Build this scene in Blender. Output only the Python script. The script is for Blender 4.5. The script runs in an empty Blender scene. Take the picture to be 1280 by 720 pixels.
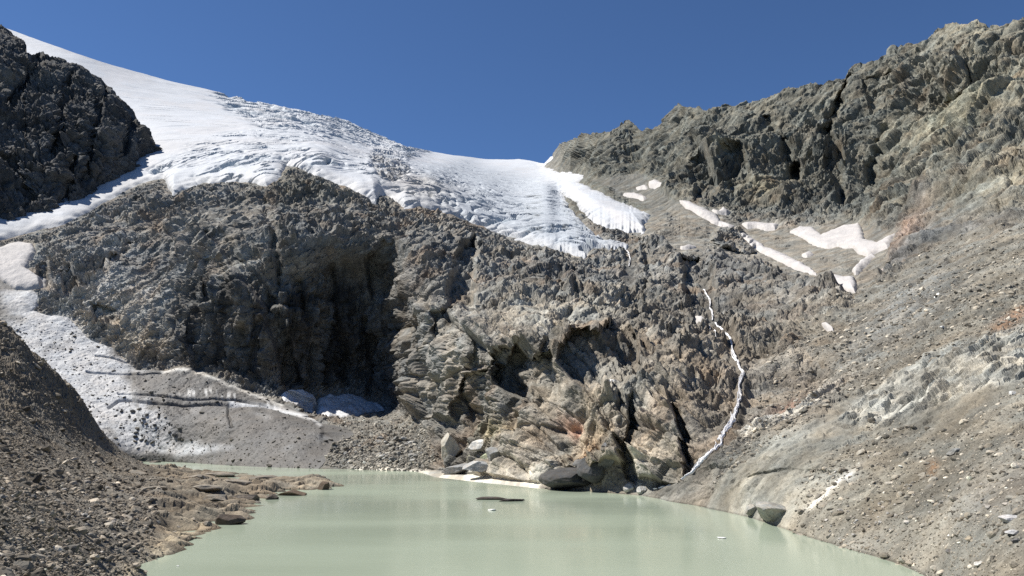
import bpy, math, random
import numpy as np
from concurrent.futures import ThreadPoolExecutor
R = math.radians
rng = np.random.default_rng(7)
f32 = np.float32
scene = bpy.context.scene
COL = scene.collection

# ------------------------------------------------------------------ camera frame: photograph pixels (1280x720) -> places in the valley
F = 1024.0
PITCH = R(9.4)
CAM_H = 15.0
CP, SP = math.cos(PITCH), math.sin(PITCH)

def at(px, py, Y):
    """the world point seen at pixel (px,py) that lies Y metres north of the viewpoint (lake level z=0)"""
    px = np.asarray(px, float); py = np.asarray(py, float); Y = np.asarray(Y, float)
    cx = (px - 640.0) / F; cy = (360.0 - py) / F
    dy = CP - SP * cy; dz = SP + CP * cy
    k = Y / dy
    return np.stack(np.broadcast_arrays(cx * k, Y, CAM_H + dz * k), -1)

def shoreY(py):
    cy = (360.0 - np.asarray(py, float)) / F
    return -CAM_H * (CP - SP * cy) / (SP + CP * cy)

def pix(P):
    X, Y, Z = P[..., 0], P[..., 1], P[..., 2] - CAM_H
    fw = Y * CP + Z * SP; up = -Y * SP + Z * CP
    return 640 + F * X / fw, 360 - F * up / fw

# ------------------------------------------------------------------ noise
POOL = ThreadPoolExecutor(4)
CH = 24576

def par(fn, P, *a):
    sh = P.shape[:-1]
    Q = np.ascontiguousarray(P.reshape(-1, 3), dtype=f32)
    parts = list(POOL.map(lambda i: fn(Q[i:i + CH], *a), range(0, len(Q), CH)))
    return np.concatenate(parts).reshape(sh)

def _h(ix, iy, iz, seed):
    h = ix * np.uint32(374761393) + iy * np.uint32(668265263) + iz * np.uint32(2246822519) + np.uint32((seed * 3266489917) & 0xffffffff)
    h ^= h >> np.uint32(15); h *= np.uint32(2246822519)
    h ^= h >> np.uint32(13); h *= np.uint32(3266489917)
    h ^= h >> np.uint32(16)
    return h

def _gn(P, seed):
    fl = np.floor(P); fr = P - fl
    I = fl.astype(np.int32).view(np.uint32)
    u = fr * fr * fr * (fr * (fr * 6 - 15) + 10)
    out = np.zeros(len(P), f32)
    for dx in (0, 1):
        wx = u[:, 0] if dx else 1 - u[:, 0]
        for dy in (0, 1):
            wy = wx * (u[:, 1] if dy else 1 - u[:, 1])
            for dz in (0, 1):
                w = wy * (u[:, 2] if dz else 1 - u[:, 2])
                h = _h(I[:, 0] + np.uint32(dx), I[:, 1] + np.uint32(dy), I[:, 2] + np.uint32(dz), seed)
                gx = (h & np.uint32(1023)).astype(f32) * f32(1 / 511.5) - 1
                gy = ((h >> np.uint32(10)) & np.uint32(1023)).astype(f32) * f32(1 / 511.5) - 1
                gz = ((h >> np.uint32(20)) & np.uint32(1023)).astype(f32) * f32(1 / 511.5) - 1
                out += w * (gx * (fr[:, 0] - dx) + gy * (fr[:, 1] - dy) + gz * (fr[:, 2] - dz))
    return out * f32(1.3)

def gn(P, scale=1.0, seed=0):
    return par(_gn, np.asarray(P, f32) / f32(scale) + f32(seed * 7.31), seed)

def fbm(P, scale, octv=4, gain=.5, seed=0, ridged=False):
    a, s, t = 1.0, scale, 0
    for k in range(octv):
        n = gn(P, s, seed + k)
        if ridged: n = 1 - 2 * np.abs(n) * 1.6
        t = t + a * n; a *= gain; s *= .5
    return t

def _facet(P, seed, tilt):
    """broken-rock facets: every jittered cell is a tilted, offset plane"""
    fl = np.floor(P)
    I = fl.astype(np.int32).view(np.uint32)
    fr = P - fl
    best = np.full(len(P), 9, f32); sec = np.full(len(P), 9, f32); val = np.zeros(len(P), f32)
    k = f32(1 / 1023)
    for dx in (-1, 0, 1):
        for dy in (-1, 0, 1):
            for dz in (-1, 0, 1):
                h = _h(I[:, 0] + np.uint32(dx & 0xffffffff), I[:, 1] + np.uint32(dy & 0xffffffff), I[:, 2] + np.uint32(dz & 0xffffffff), seed)
                ax = dx + (h & np.uint32(1023)).astype(f32) * k - fr[:, 0]
                ay = dy + ((h >> np.uint32(10)) & np.uint32(1023)).astype(f32) * k - fr[:, 1]
                az = dz + ((h >> np.uint32(20)) & np.uint32(1023)).astype(f32) * k - fr[:, 2]
                d = ax * ax + ay * ay + az * az
                g = h * np.uint32(2654435761); g ^= g >> np.uint32(14)
                v = ((g & np.uint32(255)).astype(f32) / 127.5 - 1) * f32(.55) - tilt * (
                    ax * (((g >> np.uint32(8)) & np.uint32(255)).astype(f32) / 127.5 - 1) +
                    ay * (((g >> np.uint32(16)) & np.uint32(255)).astype(f32) / 127.5 - 1) +
                    az * (((g >> np.uint32(24)) & np.uint32(255)).astype(f32) / 127.5 - 1))
                m = d < best
                sec = np.where(m, best, np.minimum(sec, d))
                best = np.where(m, d, best); val = np.where(m, v, val)
    if tilt > 0:                      # blocks meet in joints rather than in bare steps
        t = np.clip((np.sqrt(sec) - np.sqrt(best)) * f32(6.5), 0, 1)
        val = val * (f32(.35) + f32(.65) * t) - f32(.14) * (1 - t) * (1 - t)
    return val

def facet(P, scale, seed, tilt=1.0, stretch=None):
    Q = np.asarray(P, f32)
    if stretch is not None: Q = Q @ np.asarray(stretch, f32)
    return par(_facet, Q / f32(scale) + f32(3.7 * seed), seed, f32(tilt))

def _block(P, Q, seed, tilt, sharp):
    fl = np.floor(Q); fr = Q - fl
    I = fl.astype(np.int32).view(np.uint32)
    h = _h(I[:, 0], I[:, 1], I[:, 2], seed)
    g = h * np.uint32(2654435761); g ^= g >> np.uint32(14)
    c = fr - f32(.5)
    k = f32(1 / 127.5)
    val = ((h & np.uint32(255)).astype(f32) * k - 1) * f32(.5) + tilt * (
        c[:, 0] * (((g >> np.uint32(8)) & np.uint32(255)).astype(f32) * k - 1) +
        c[:, 1] * (((g >> np.uint32(16)) & np.uint32(255)).astype(f32) * k - 1) +
        c[:, 2] * (((g >> np.uint32(24)) & np.uint32(255)).astype(f32) * k - 1))
    t = np.clip((f32(.5) - np.abs(c)).min(1) * sharp, 0, 1)
    return val * (f32(.3) + f32(.7) * t) - f32(.34) * (1 - t) * (1 - t)

JOINTS = np.array([[-.58, .12, .80], [.86, .45, .22], [.30, -.90, .30]])   # foliation and two joint sets of the bedrock

def block(P, scale, seed, tilt=1.0, sharp=9.0, size=(1, 1, 1), J=JOINTS, bend=.4):
    """rock split along three sets of nearly straight joints"""
    sh = P.shape[:-1]
    P = np.ascontiguousarray(P.reshape(-1, 3), f32)
    J = (J / np.linalg.norm(J, axis=1, keepdims=True) / (np.array(size)[:, None] * scale)).astype(f32)
    def go(i):
        p = P[i:i + CH]
        q = p @ J.T
        w = p / f32(scale * 2.3)
        w2 = p / f32(scale * .9)
        for a in range(3):
            q[:, a] += f32(bend) * _gn(w + f32(11.3 * a + seed), seed + a) + f32(.10) * _gn(w2 + f32(5.3 * a + seed), seed + a + 9)
        return _block(p, q, seed, f32(tilt), f32(sharp))
    return np.concatenate(list(POOL.map(go, range(0, len(P), CH)))).reshape(sh)

def aniso(axis, k):
    """matrix that stretches a pattern k times along axis"""
    a = np.array(axis, float); a /= np.linalg.norm(a)
    return np.eye(3) - (1 - 1 / k) * np.outer(a, a)

def sstep(a, b, x):
    t = np.clip((x - a) / (b - a), 0, 1)
    return t * t * (3 - 2 * t)

# ------------------------------------------------------------------ soft outlines
def sdist(poly, X, Y):
    """signed distance to an outline, positive inside"""
    poly = np.asarray(poly, float)
    d = np.full(X.shape, 1e9); ins = np.zeros(X.shape, bool)
    n = len(poly)
    for i in range(n):
        ax, ay = poly[i]; bx, by = poly[(i + 1) % n]
        ex, ey = bx - ax, by - ay
        t = np.clip(((X - ax) * ex + (Y - ay) * ey) / (ex * ex + ey * ey + 1e-9), 0, 1)
        d = np.minimum(d, (X - ax - t * ex) ** 2 + (Y - ay - t * ey) ** 2)
        if ay != by:
            c = ((ay > Y) != (by > Y)) & (X < ex * (Y - ay) / (by - ay) + ax)
            ins ^= c
    d = np.sqrt(d)
    return np.where(ins, d, -d)

def ldist(line, X, Y):
    line = np.asarray(line, float)
    d = np.full(X.shape, 1e9)
    for i in range(len(line) - 1):
        ax, ay = line[i]; bx, by = line[i + 1]
        ex, ey = bx - ax, by - ay
        t = np.clip(((X - ax) * ex + (Y - ay) * ey) / (ex * ex + ey * ey + 1e-9), 0, 1)
        d = np.minimum(d, (X - ax - t * ex) ** 2 + (Y - ay - t * ey) ** 2)
    return np.sqrt(d)

def within(poly, X, Y, pad, fn, fill):
    """evaluate fn(poly, X, Y) only near the outline's box"""
    p = np.asarray(poly, float)
    m = (X > p[:, 0].min() - pad) & (X < p[:, 0].max() + pad) & (Y > p[:, 1].min() - pad) & (Y < p[:, 1].max() + pad)
    out = np.full(X.shape, fill, float)
    out[m] = fn(p, X[m], Y[m])
    return out

def soft(poly, X, Y, w):
    return sstep(-w / 2, w / 2, within(poly, X, Y, w + 2, sdist, -99))

def blob(cx, cy, rx, ry, rot, X, Y):
    c, s = math.cos(R(rot)), math.sin(R(rot))
    u = ((X - cx) * c + (Y - cy) * s) / rx; v = (-(X - cx) * s + (Y - cy) * c) / ry
    return np.exp(-(u * u + v * v))

# ------------------------------------------------------------------ thin plate interpolation
class TPS:
    def __init__(s, pts, val, reg=1e-3):
        s.p = np.asarray(pts, float); n = len(s.p)
        A = np.zeros((n + 3, n + 3))
        A[:n, :n] = s.k(s.p, s.p) + reg * np.eye(n)
        A[:n, n] = 1; A[:n, n + 1:] = s.p
        A[n, :n] = 1; A[n + 1:, :n] = s.p.T
        b = np.zeros(n + 3); b[:n] = val
        s.w = np.linalg.solve(A, b)
    @staticmethod
    def k(a, b):
        r2 = ((a[:, None] - b[None]) ** 2).sum(-1)
        return .5 * r2 * np.log(r2 + 1e-12)
    def __call__(s, q):
        q = np.asarray(q, float); sh = q.shape[:-1]; q = q.reshape(-1, 2)
        n = len(s.p)
        f = lambda i: s.k(q[i:i + 8000], s.p) @ s.w[:n] + s.w[n] + q[i:i + 8000] @ s.w[n + 1:]
        return np.concatenate(list(POOL.map(f, range(0, len(q), 8000)))).reshape(sh)

def upsample(coarse, ci, ri):
    """bilinear look-up of a coarse array at fractional column / row indices"""
    c0 = np.clip(np.floor(ci).astype(int), 0, coarse.shape[1] - 2); r0 = np.clip(np.floor(ri).astype(int), 0, coarse.shape[0] - 2)
    fc = np.clip(ci - c0, 0, 1); fr = np.clip(ri - r0, 0, 1)
    if coarse.ndim == 3: fc = fc[..., None]; fr = fr[..., None]
    return ((coarse[r0, c0] * (1 - fc) + coarse[r0, c0 + 1] * fc) * (1 - fr)
            + (coarse[r0 + 1, c0] * (1 - fc) + coarse[r0 + 1, c0 + 1] * fc) * fr)

def normals(P):
    du = np.gradient(P, axis=1); dv = np.gradient(P, axis=0)
    n = np.cross(du, dv)
    n /= np.linalg.norm(n, axis=-1, keepdims=True) + 1e-9
    flip = (n * (P - np.array([0, 0, CAM_H]))).sum(-1) > 0
    n[flip] *= -1
    return n

def blur(a, r):
    """box blur, twice, along both axes"""
    for _ in range(2):
        for ax in (0, 1):
            pad = [(0, 0)] * a.ndim; pad[ax] = (r + 1, r)
            c = np.cumsum(np.pad(a, pad, mode='edge'), axis=ax)
            n = a.shape[ax]
            a = (np.take(c, range(2 * r + 1, 2 * r + 1 + n), axis=ax) - np.take(c, range(0, n), axis=ax)) / (2 * r + 1)
    return a

# ------------------------------------------------------------------ objects
def mesh_obj(name, V, faces, mat, tint=None, smooth=False, parent=None, **props):
    V = np.ascontiguousarray(V, f32).reshape(-1, 3)
    faces = np.ascontiguousarray(faces, np.int32)
    k = faces.shape[1]
    me = bpy.data.meshes.new(name)
    me.vertices.add(len(V)); me.vertices.foreach_set('co', V.ravel())
    me.loops.add(faces.size); me.loops.foreach_set('vertex_index', faces.ravel())
    me.polygons.add(len(faces))
    me.polygons.foreach_set('loop_start', np.arange(0, faces.size, k, dtype=np.int32))
    me.polygons.foreach_set('use_smooth', np.full(len(faces), smooth) if np.isscalar(smooth) else np.asarray(smooth)[faces[:, 0]])
    if tint is not None:
        a = me.attributes.new('tint', 'FLOAT_COLOR', 'POINT')
        c = np.ones((len(V), 4), f32); c[:, :3] = np.broadcast_to(np.asarray(tint, f32), (len(V), 3))
        a.data.foreach_set('color', c.ravel())
    me.update(calc_edges=True)
    me.materials.append(mat)
    o = bpy.data.objects.new(name, me); COL.objects.link(o)
    if parent: o.parent = parent
    for a, b in props.items(): o[a] = b
    return o

def grid_faces(keep):
    """quads of a grid where keep (rows-1, cols-1) holds -> (vertex ids used, faces)"""
    r, c = np.nonzero(keep)
    nc = keep.shape[1] + 1
    q = np.stack([r * nc + c, (r + 1) * nc + c, (r + 1) * nc + c + 1, r * nc + c + 1], -1)
    used, inv = np.unique(q, return_inverse=True)
    return used, inv.reshape(-1, 4)

def cells(mask):
    return mask[:-1, :-1] & mask[1:, :-1] & mask[:-1, 1:] & mask[1:, 1:]

# ------------------------------------------------------------------ materials
def material(name, rough=.9, spec=.2):
    m = bpy.data.materials.new(name); m.use_nodes = True
    nt = m.node_tree; b = nt.nodes['Principled BSDF']
    b.inputs['Roughness'].default_value = rough; b.inputs['Specular IOR Level'].default_value = spec
    return m, nt, b

def node(nt, t, **kw):
    n = nt.nodes.new(t)
    for k, v in kw.items():
        if k in n.inputs.keys(): n.inputs[k].default_value = v
        else: setattr(n, k, v)
    return n

def tinted(name, rough, spec, scales, contrast, bump, bump_scale, hue=.06):
    """colour attribute x several octaves of world-space mottling, with a fine bump"""
    m, nt, b = material(name, rough, spec)
    L = nt.links.new
    at_ = node(nt, 'ShaderNodeAttribute', attribute_name='tint')
    geo = node(nt, 'ShaderNodeNewGeometry')
    col = at_.outputs['Color']
    for i, sc in enumerate(scales):
        n = node(nt, 'ShaderNodeTexNoise', Scale=sc, Detail=6.0, Roughness=.65)
        L(geo.outputs['Position'], n.inputs['Vector'])
        mr = node(nt, 'ShaderNodeMapRange')
        mr.inputs['From Min'].default_value = .3; mr.inputs['From Max'].default_value = .7
        mr.inputs['To Min'].default_value = 1 - contrast[i]; mr.inputs['To Max'].default_value = 1 + contrast[i]
        L(n.outputs['Fac'], mr.inputs['Value'])
        v = node(nt, 'ShaderNodeVectorMath', operation='SCALE')
        L(col, v.inputs[0]); L(mr.outputs['Result'], v.inputs['Scale'])
        col = v.outputs['Vector']
    if hue:
        n = node(nt, 'ShaderNodeTexNoise', Scale=scales[0] * 1.7, Detail=4.0)
        L(geo.outputs['Position'], n.inputs['Vector'])
        h = node(nt, 'ShaderNodeMix', data_type='RGBA', blend_type='MULTIPLY')
        r = node(nt, 'ShaderNodeValToRGB')
        r.color_ramp.elements[0].position = .35; r.color_ramp.elements[0].color = (1 + hue, 1, 1 - hue * 1.3, 1)
        r.color_ramp.elements[1].position = .65; r.color_ramp.elements[1].color = (1 - hue, 1, 1 + hue * .8, 1)
        L(n.outputs['Fac'], r.inputs['Fac']); h.inputs['Factor'].default_value = 1
        L(col, h.inputs['A']); L(r.outputs['Color'], h.inputs['B'])
        col = h.outputs['Result']
    L(col, b.inputs['Base Color'])
    if bump:
        n = node(nt, 'ShaderNodeTexNoise', Scale=bump_scale, Detail=5.0, Roughness=.6)
        L(geo.outputs['Position'], n.inputs['Vector'])
        bp = node(nt, 'ShaderNodeBump', Strength=bump, Distance=1.0 / bump_scale)
        L(n.outputs['Fac'], bp.inputs['Height']); L(bp.outputs['Normal'], b.inputs['Normal'])
    return m

M_ROCK = tinted('rock', .92, .15, (.05, .35, 2.0), (.28, .36, .32), .6, 1.2)
M_GRAVEL = tinted('gravel', .95, .1, (.08, .9, 5.0), (.07, .25, .34), .6, 4.0, .05)
M_STONE = tinted('stone', .9, .2, (.6, 3.0), (.2, .25), .4, 5.0, .05)
M_SNOW = tinted('snow', .75, .25, (.02, .12, .9), (.05, .05, .05), .25, .8, 0)
M_ICE = tinted('dirty_ice', .7, .3, (.06, .5, 2.5), (.12, .16, .18), .4, 2.0, .03)
M_FOAM = tinted('white_water', .5, .4, (1.5, 6.0), (.15, .2), .3, 6.0, 0)

# ------------------------------------------------------------------ the valley: headwall, ridge and right-hand slopes as one continuous surface
CTRL = {
 -250: [(560, 300), (450, 400), (350, 460), (290, 520), (200, 700), (60, 1000)],
 -50: [(585, 300), (520, 345), (430, 395), (330, 440), (300, 470), (240, 600), (150, 850), (40, 1100)],
 100: [(580, 318), (520, 350), (450, 388), (400, 410), (340, 440), (290, 490), (240, 590), (160, 820), (68, 1120)],
 200: [(577, 0), (520, 352), (465, 382), (400, 402), (340, 430), (280, 490), (232, 570), (180, 720), (104, 1150)],
 300: [(582, 0), (530, 330), (482, 362), (400, 367), (340, 376), (290, 425), (235, 530), (200, 620), (125, 1180)],
 400: [(586, 0), (540, 318), (508, 366), (430, 374), (350, 381), (300, 402), (240, 510), (200, 600), (147, 1200)],
 480: [(588, 0), (545, 306), (515, 366), (430, 387), (350, 394), (300, 424), (250, 520), (215, 620), (178, 1250)],
 540: [(591, 0), (560, 275), (520, 300), (450, 312), (390, 325), (320, 385), (265, 500), (230, 640), (196, 1350)],
 600: [(600, 0), (575, 236), (540, 250), (490, 261), (440, 270), (408, 285), (350, 365), (285, 500), (245, 700), (203, 1500)],
 680: [(609, 0), (580, 204), (540, 216), (490, 229), (440, 240), (408, 264), (350, 350), (305, 450), (260, 650), (212, 1250)],
 740: [(614, 0), (590, 194), (540, 203), (490, 212), (445, 226), (412, 258), (350, 350), (310, 440), (260, 620), (225, 800), (168, 950)],
 800: [(620, 0), (590, 183), (540, 194), (490, 208), (450, 230), (420, 255), (370, 330), (320, 420), (280, 540), (240, 680), (200, 780), (163, 900)],
 860: [(631, 0), (600, 164), (560, 175), (510, 190), (460, 220), (410, 265), (370, 320), (320, 410), (280, 510), (250, 580), (200, 680), (130, 800)],
 930: [(645, 0), (610, 144), (570, 157), (520, 175), (470, 210), (420, 255), (380, 300), (330, 400), (300, 480), (270, 540), (200, 640), (125, 740)],
 1000: [(668, 0), (620, 125), (570, 140), (520, 161), (470, 190), (420, 235), (380, 280), (345, 340), (310, 430), (280, 500), (200, 600), (113, 700)],
 1080: [(692, 0), (640, 108), (580, 124), (520, 149), (460, 181), (400, 228), (355, 284), (310, 380), (280, 450), (200, 560), (80, 660)],
 1180: [(735, 0), (660, 89), (580, 107), (500, 134), (420, 171), (350, 224), (310, 280), (270, 360), (200, 470), (100, 550), (38, 600)],
 1280: [(780, 53), (720, 62), (640, 75), (560, 95), (480, 122), (400, 160), (330, 205), (280, 255), (240, 330), (150, 440), (25, 540)],
 1400: [(800, 50), (700, 62), (600, 85), (500, 112), (400, 152), (300, 215), (230, 300), (100, 420), (0, 500)],
 1550: [(800, 52), (700, 62), (600, 82), (500, 108), (400, 145), (300, 200), (200, 290), (80, 400), (-10, 470)],
}
pts, val = [], []
for px, rows in CTRL.items():
    for py, Y in rows:
        if Y == 0:
            Y = float(shoreY(py)); pts.append((px / 100, (py + 14) / 100)); val.append(math.log(Y * .985))
        pts.append((px / 100, py / 100)); val.append(math.log(Y))
DEPTH = TPS(pts, val)

SKY = [(-260, -30), (-100, 0), (0, 36), (17, 42), (54, 56), (125, 81), (208, 104), (275, 119), (333, 133), (400, 147), (425, 151), (462, 167), (504, 185),
       (558, 196), (608, 202), (650, 202), (680, 205), (687, 199), (700, 178), (733, 169), (762, 165), (780, 157), (787, 153), (795, 159), (806, 166), (818, 160), (830, 151), (850, 131), (869, 130), (892, 134),
       (917, 128), (937, 130), (971, 122), (1025, 107), (1058, 98), (1067, 86), (1100, 75), (1133, 60), (1167, 44), (1183, 37), (1208, 34),
       (1233, 29), (1267, 34), (1280, 25), (1330, 10), (1420, -15), (1560, -40)]
BOT = [(-260, 575), (100, 592), (200, 592), (400, 600), (540, 606), (600, 614), (680, 622), (740, 628), (800, 634), (860, 645), (930, 659), (1000, 682),
       (1080, 706), (1180, 748), (1280, 790), (1560, 800)]
PX0, PX1, DX = -140.0, 1420.0, 1.15
NCOL = int((PX1 - PX0) / DX) + 1
NROW, NBACK = 920, 24
pxs = np.linspace(PX0, PX1, NCOL)
tline = np.interp(pxs, *zip(*SKY)); bline = np.interp(pxs, *zip(*BOT))
n1 = np.stack([pxs, 0 * pxs, 0 * pxs], -1)
rockiness = sstep(684, 700, pxs)
tline = tline + rockiness * (fbm(n1, 26, 4, .6, 3) * 5.0 + 1.6 * np.abs(gn(n1, 5, 8)) - 1.5 * gn(n1, 3, 9) * sstep(0, .3, gn(n1, 40, 10)))
v = np.linspace(0, 1, NROW)
# coarse depth, then bilinear
cpx = np.linspace(PX0, PX1, 251); ct = np.interp(cpx, *zip(*SKY)); cb = np.interp(cpx, pxs, bline); cv = np.linspace(0, 1, 140)
cPY = ct[None] + (cb - ct)[None] * cv[:, None]; cPX = np.broadcast_to(cpx, cPY.shape)
cD = DEPTH(np.stack([cPX, cPY], -1) / 100)
# rows lie closer together where the ground runs away from the viewpoint, so that a step has the same width everywhere
cP = at(cPX, cPY, np.exp(cD))
ds = np.linalg.norm(np.diff(cP, axis=0), axis=-1) / np.exp(cD[1:]) * F * .55 + np.diff(cPY, axis=0)
cs = np.concatenate([np.zeros((1, 251)), np.cumsum(blur(ds, 3), 0)]); cs /= cs[-1:]
vt = np.linspace(0, 1, 300)
inv = np.stack([np.interp(vt, cs[:, i], cv) for i in range(251)], 1)
gpx = np.arange(PX0 - 6, PX1 + 7, 6.0); gpy = np.arange(-90, 840, 4.0)
GX, GY = np.meshgrid(gpx, gpy); DGRID = DEPTH(np.stack([GX, GY], -1) / 100)
PX = np.broadcast_to(pxs, (NROW, NCOL)).copy()
CI = (PX - PX0) / (PX1 - PX0) * 250
VV = upsample(inv, CI, np.broadcast_to(v[:, None] * 299, PX.shape))
PY = tline[None] + (bline - tline)[None] * VV
YB = np.exp(upsample(DGRID, (PX - gpx[0]) / 6, (PY - gpy[0]) / 4))
BASE0 = at(PX, PY, YB)
NRM = normals(blur(BASE0, 6))
cell = np.maximum(np.linalg.norm(np.gradient(BASE0, axis=0), axis=-1), YB / F)
ok = lambda size: sstep(1.1, 3.0, size / cell)      # relief finer than the mesh is left to the bump


# wobble of outlines, so that traced regions get natural edges
w1 = gn(BASE0, 26, 41) ; w2 = gn(BASE0, 26, 42); w3 = gn(BASE0, 7, 43); w4 = gn(BASE0, 7, 44)
WX = PX + 7 * w1 + 3 * w3; WY = PY + 7 * w2 + 3 * w4
WSX = PX + 3 * w1 + 2.0 * w3; WSY = PY + 2.5 * w2 + 1.6 * w4

# ---- recesses (+) and buttresses (-) in metres along the line of sight, with the softness of their edges
PUSH = [
 ([(385, 312), (402, 300), (440, 345), (470, 372), (500, 395), (506, 520), (392, 505), (398, 420)], 3, 12),
 ([(262, 292), (276, 288), (345, 372), (380, 480), (360, 482), (330, 385)], 9, 8),
 ([(232, 395), (262, 330), (285, 330), (300, 400), (330, 480), (240, 465)], 8, 10),
 ([(568, 322), (592, 304), (592, 400), (578, 424), (560, 402)], 18, 9),
 ([(456, 330), (500, 300), (508, 360), (470, 372)], 9, 9),
 ([(506, 392), (572, 378), (590, 402), (562, 522), (528, 526), (503, 470)], -9, 9),
 ([(548, 395), (568, 388), (572, 430), (560, 470), (545, 440)], 8, 6),
 ([(575, 445), (585, 420), (604, 402), (680, 402), (700, 412), (675, 436), (640, 436), (610, 448), (580, 470)], -9, 6),
 ([(618, 456), (650, 438), (668, 446), (690, 437), (698, 470), (691, 514), (652, 510), (640, 488), (622, 482)], 14, 4),
 ([(672, 438), (680, 420), (700, 414), (705, 440), (700, 460), (694, 500), (688, 470)], 12, 4),
 ([(700, 454), (722, 430), (745, 438), (765, 420), (796, 436), (801, 470), (799, 494), (775, 496), (750, 478), (735, 484), (712, 470)], 13, 4),
 ([(640, 452), (655, 446), (662, 470), (650, 490), (640, 480)], -14, 4),
 ([(694, 486), (716, 468), (760, 486), (788, 512), (788, 582), (745, 590), (700, 575), (690, 530)], -7, 7),
 ([(786, 520), (798, 508), (802, 560), (792, 604), (785, 600)], 4, 4),
 ([(806, 515), (838, 500), (850, 520), (852, 565), (836, 592), (795, 595)], -6, 5),
 ([(849, 512), (857, 520), (860, 560), (853, 572), (849, 545)], 7, 3),
 ([(1028, 176), (1040, 172), (1056, 205), (1058, 256), (1044, 240), (1034, 210)], 15, 9),
 ([(986, 215), (996, 210), (1004, 240), (992, 242)], 22, 6),
 ([(862, 205), (885, 200), (894, 240), (870, 245)], 18, 8),
 ([(905, 200), (930, 190), (940, 235), (915, 245)], 16, 8),
 ([(1040, 140), (1058, 108), (1066, 112), (1048, 168)], 14, 6),
 ([(1170, 78), (1195, 72), (1212, 95), (1205, 120), (1180, 130)], -16, 7),
 ([(1085, 110), (1120, 96), (1135, 120), (1095, 145)], 12, 8),
 ([(886, 300), (900, 282), (922, 284), (946, 306), (936, 318), (905, 312)], -14, 6),
 ([(853, 328), (872, 326), (890, 342), (894, 402), (872, 400), (856, 372)], 16, 7),
 ([(835, 420), (858, 412), (860, 436), (840, 440)], 8, 5),
 ([(75, 338), (92, 334), (96, 360), (78, 362)], 9, 5),
 ([(118, 380), (145, 386), (148, 405), (122, 408)], 8, 6),
 ([(48, 332), (60, 330), (62, 358), (50, 356)], 7, 5),
 ([(164, 300), (170, 296), (150, 335), (128, 340)], 7, 5),
 ([(1050, 524), (1075, 492), (1130, 458), (1200, 430), (1290, 402), (1290, 470), (1180, 500), (1120, 528), (1085, 534)], -.8, 8),
 ([(915, 536), (980, 512), (1050, 470), (1056, 480), (990, 530), (930, 548)], -1.6, 4),
 ([(165, 466), (230, 462), (300, 486), (350, 506), (402, 534), (402, 562), (300, 566), (180, 562)], -7, 7),
 ([(358, 500), (400, 510), (486, 514), (492, 530), (440, 538), (396, 530)], 9, 10),
]
dY = np.zeros_like(YB)
wl = np.interp(PX, [430, 470, 540, 600, 640, 672, 690], [586, 589, 596, 603, 607, 610.5, 613])
mb = soft([(505, 640), (520, 586), (560, 589), (620, 597), (672, 604), (684, 608), (690, 640)], PX, PY, 8) * sstep(508, 545, PX)
hb = .07 * (wl - PY)
cyb = (360 - PY) / F
dY += mb * (np.clip((hb - CAM_H) / ((SP + CP * cyb) / (CP - SP * cyb)), 60, 420) - YB)
ROOFED = {3, 6, 8, 10, 24, 25}        # overhangs: a sharp roof, and a floor that slopes out
for i, (poly, amt, w) in enumerate(PUSH):
    if i in (9, 11): continue
    k = soft(poly, PX + 4 * w1 + 3.5 * w3, PY + 4 * w2 + 3.5 * w4, w) if i in ROOFED else soft(poly, WX, WY, w)
    ys = [q[1] for q in poly]
    if i in ROOFED or i == 32:
        k = k * sstep(max(ys) + 2, min(ys) + .45 * (max(ys) - min(ys)), WY)
    dY += amt * k
dY += 46 * np.clip((WX - 212) / 275, 0, 1) * sstep(514, 494, WX) * sstep(282, 350, WY - .12 * (WX - 380)) * sstep(530, 508, WY)   # the dark alcove swings round to face east
CRACK = [([(800, 300), (812, 340), (808, 372)], 3, 5), ([(912, 300), (930, 318)], 3, 4), 
         ([(1048, 590), (990, 588), (940, 598)], 3, 1.6), ([(1186, 330), (1150, 352)], 3, 3),
         ([(330, 250), (345, 300), (350, 350)], 4, 5), ([(410, 340), (425, 400), (430, 480)], 5, 7), ([(460, 400), (466, 490)], 5, 7), ([(375, 350), (392, 430), (388, 490)], 5, 7),
         ([(524, 400), (520, 440), (532, 500)], 4, 5), ([(742, 395), (725, 372), (712, 355)], 3, 5), ([(640, 545), (700, 520)], 3, 2), ([(610, 500), (600, 540)], 4, 4), ([(577, 470), (584, 540)], 4, 5),
         ([(1066, 100), (1048, 140), (1040, 175)], 4, 14), ([(960, 150), (985, 190), (995, 215)], 5, 14), ([(860, 165), (880, 200)], 5, 10), ([(1110, 170), (1090, 230)], 5, 10)]
for line, w, amt in CRACK:
    dl = within(line, WX, WY, 3 * w, ldist, 99)
    dY += amt * np.exp(-(dl / w) ** 2)
BASE = at(PX, PY, YB + dY)

# ---- ice and snow outlines
GLACIER = [(-240, -60), (0, 0), (17, 20), (54, 36), (125, 61), (208, 84), (275, 99), (333, 113), (400, 127), (425, 131), (462, 147), (504, 165), (558, 176), (608, 182), (660, 182), (690, 196),
           (676, 209), (700, 216), (728, 219), (724, 229), (770, 251), (796, 262), (812, 268), (804, 279), (806, 288), (784, 288), (758, 284), (740, 274), (724, 259), (713, 248), (703, 243), (708, 254), (718, 268), (730, 281), (744, 293), (760, 300), (783, 308),
           (760, 309), (740, 311), (731, 321), (712, 316), (690, 309), (660, 300), (633, 292), (608, 283), (586, 275), (566, 266), (545, 259), (526, 253), (505, 256), (492, 246), (474, 240), (468, 253),
           (452, 240), (440, 232), (424, 226), (404, 219), (384, 211), (370, 206), (358, 204), (350, 218), (333, 229), (318, 226), (292, 224), (267, 227), (245, 228), (228, 234), (216, 243), (210, 232), (206, 220),
           (186, 224), (165, 232), (146, 243), (122, 254), (100, 268), (80, 279), (50, 286), (20, 292), (0, 297), (-240, 320)]
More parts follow.
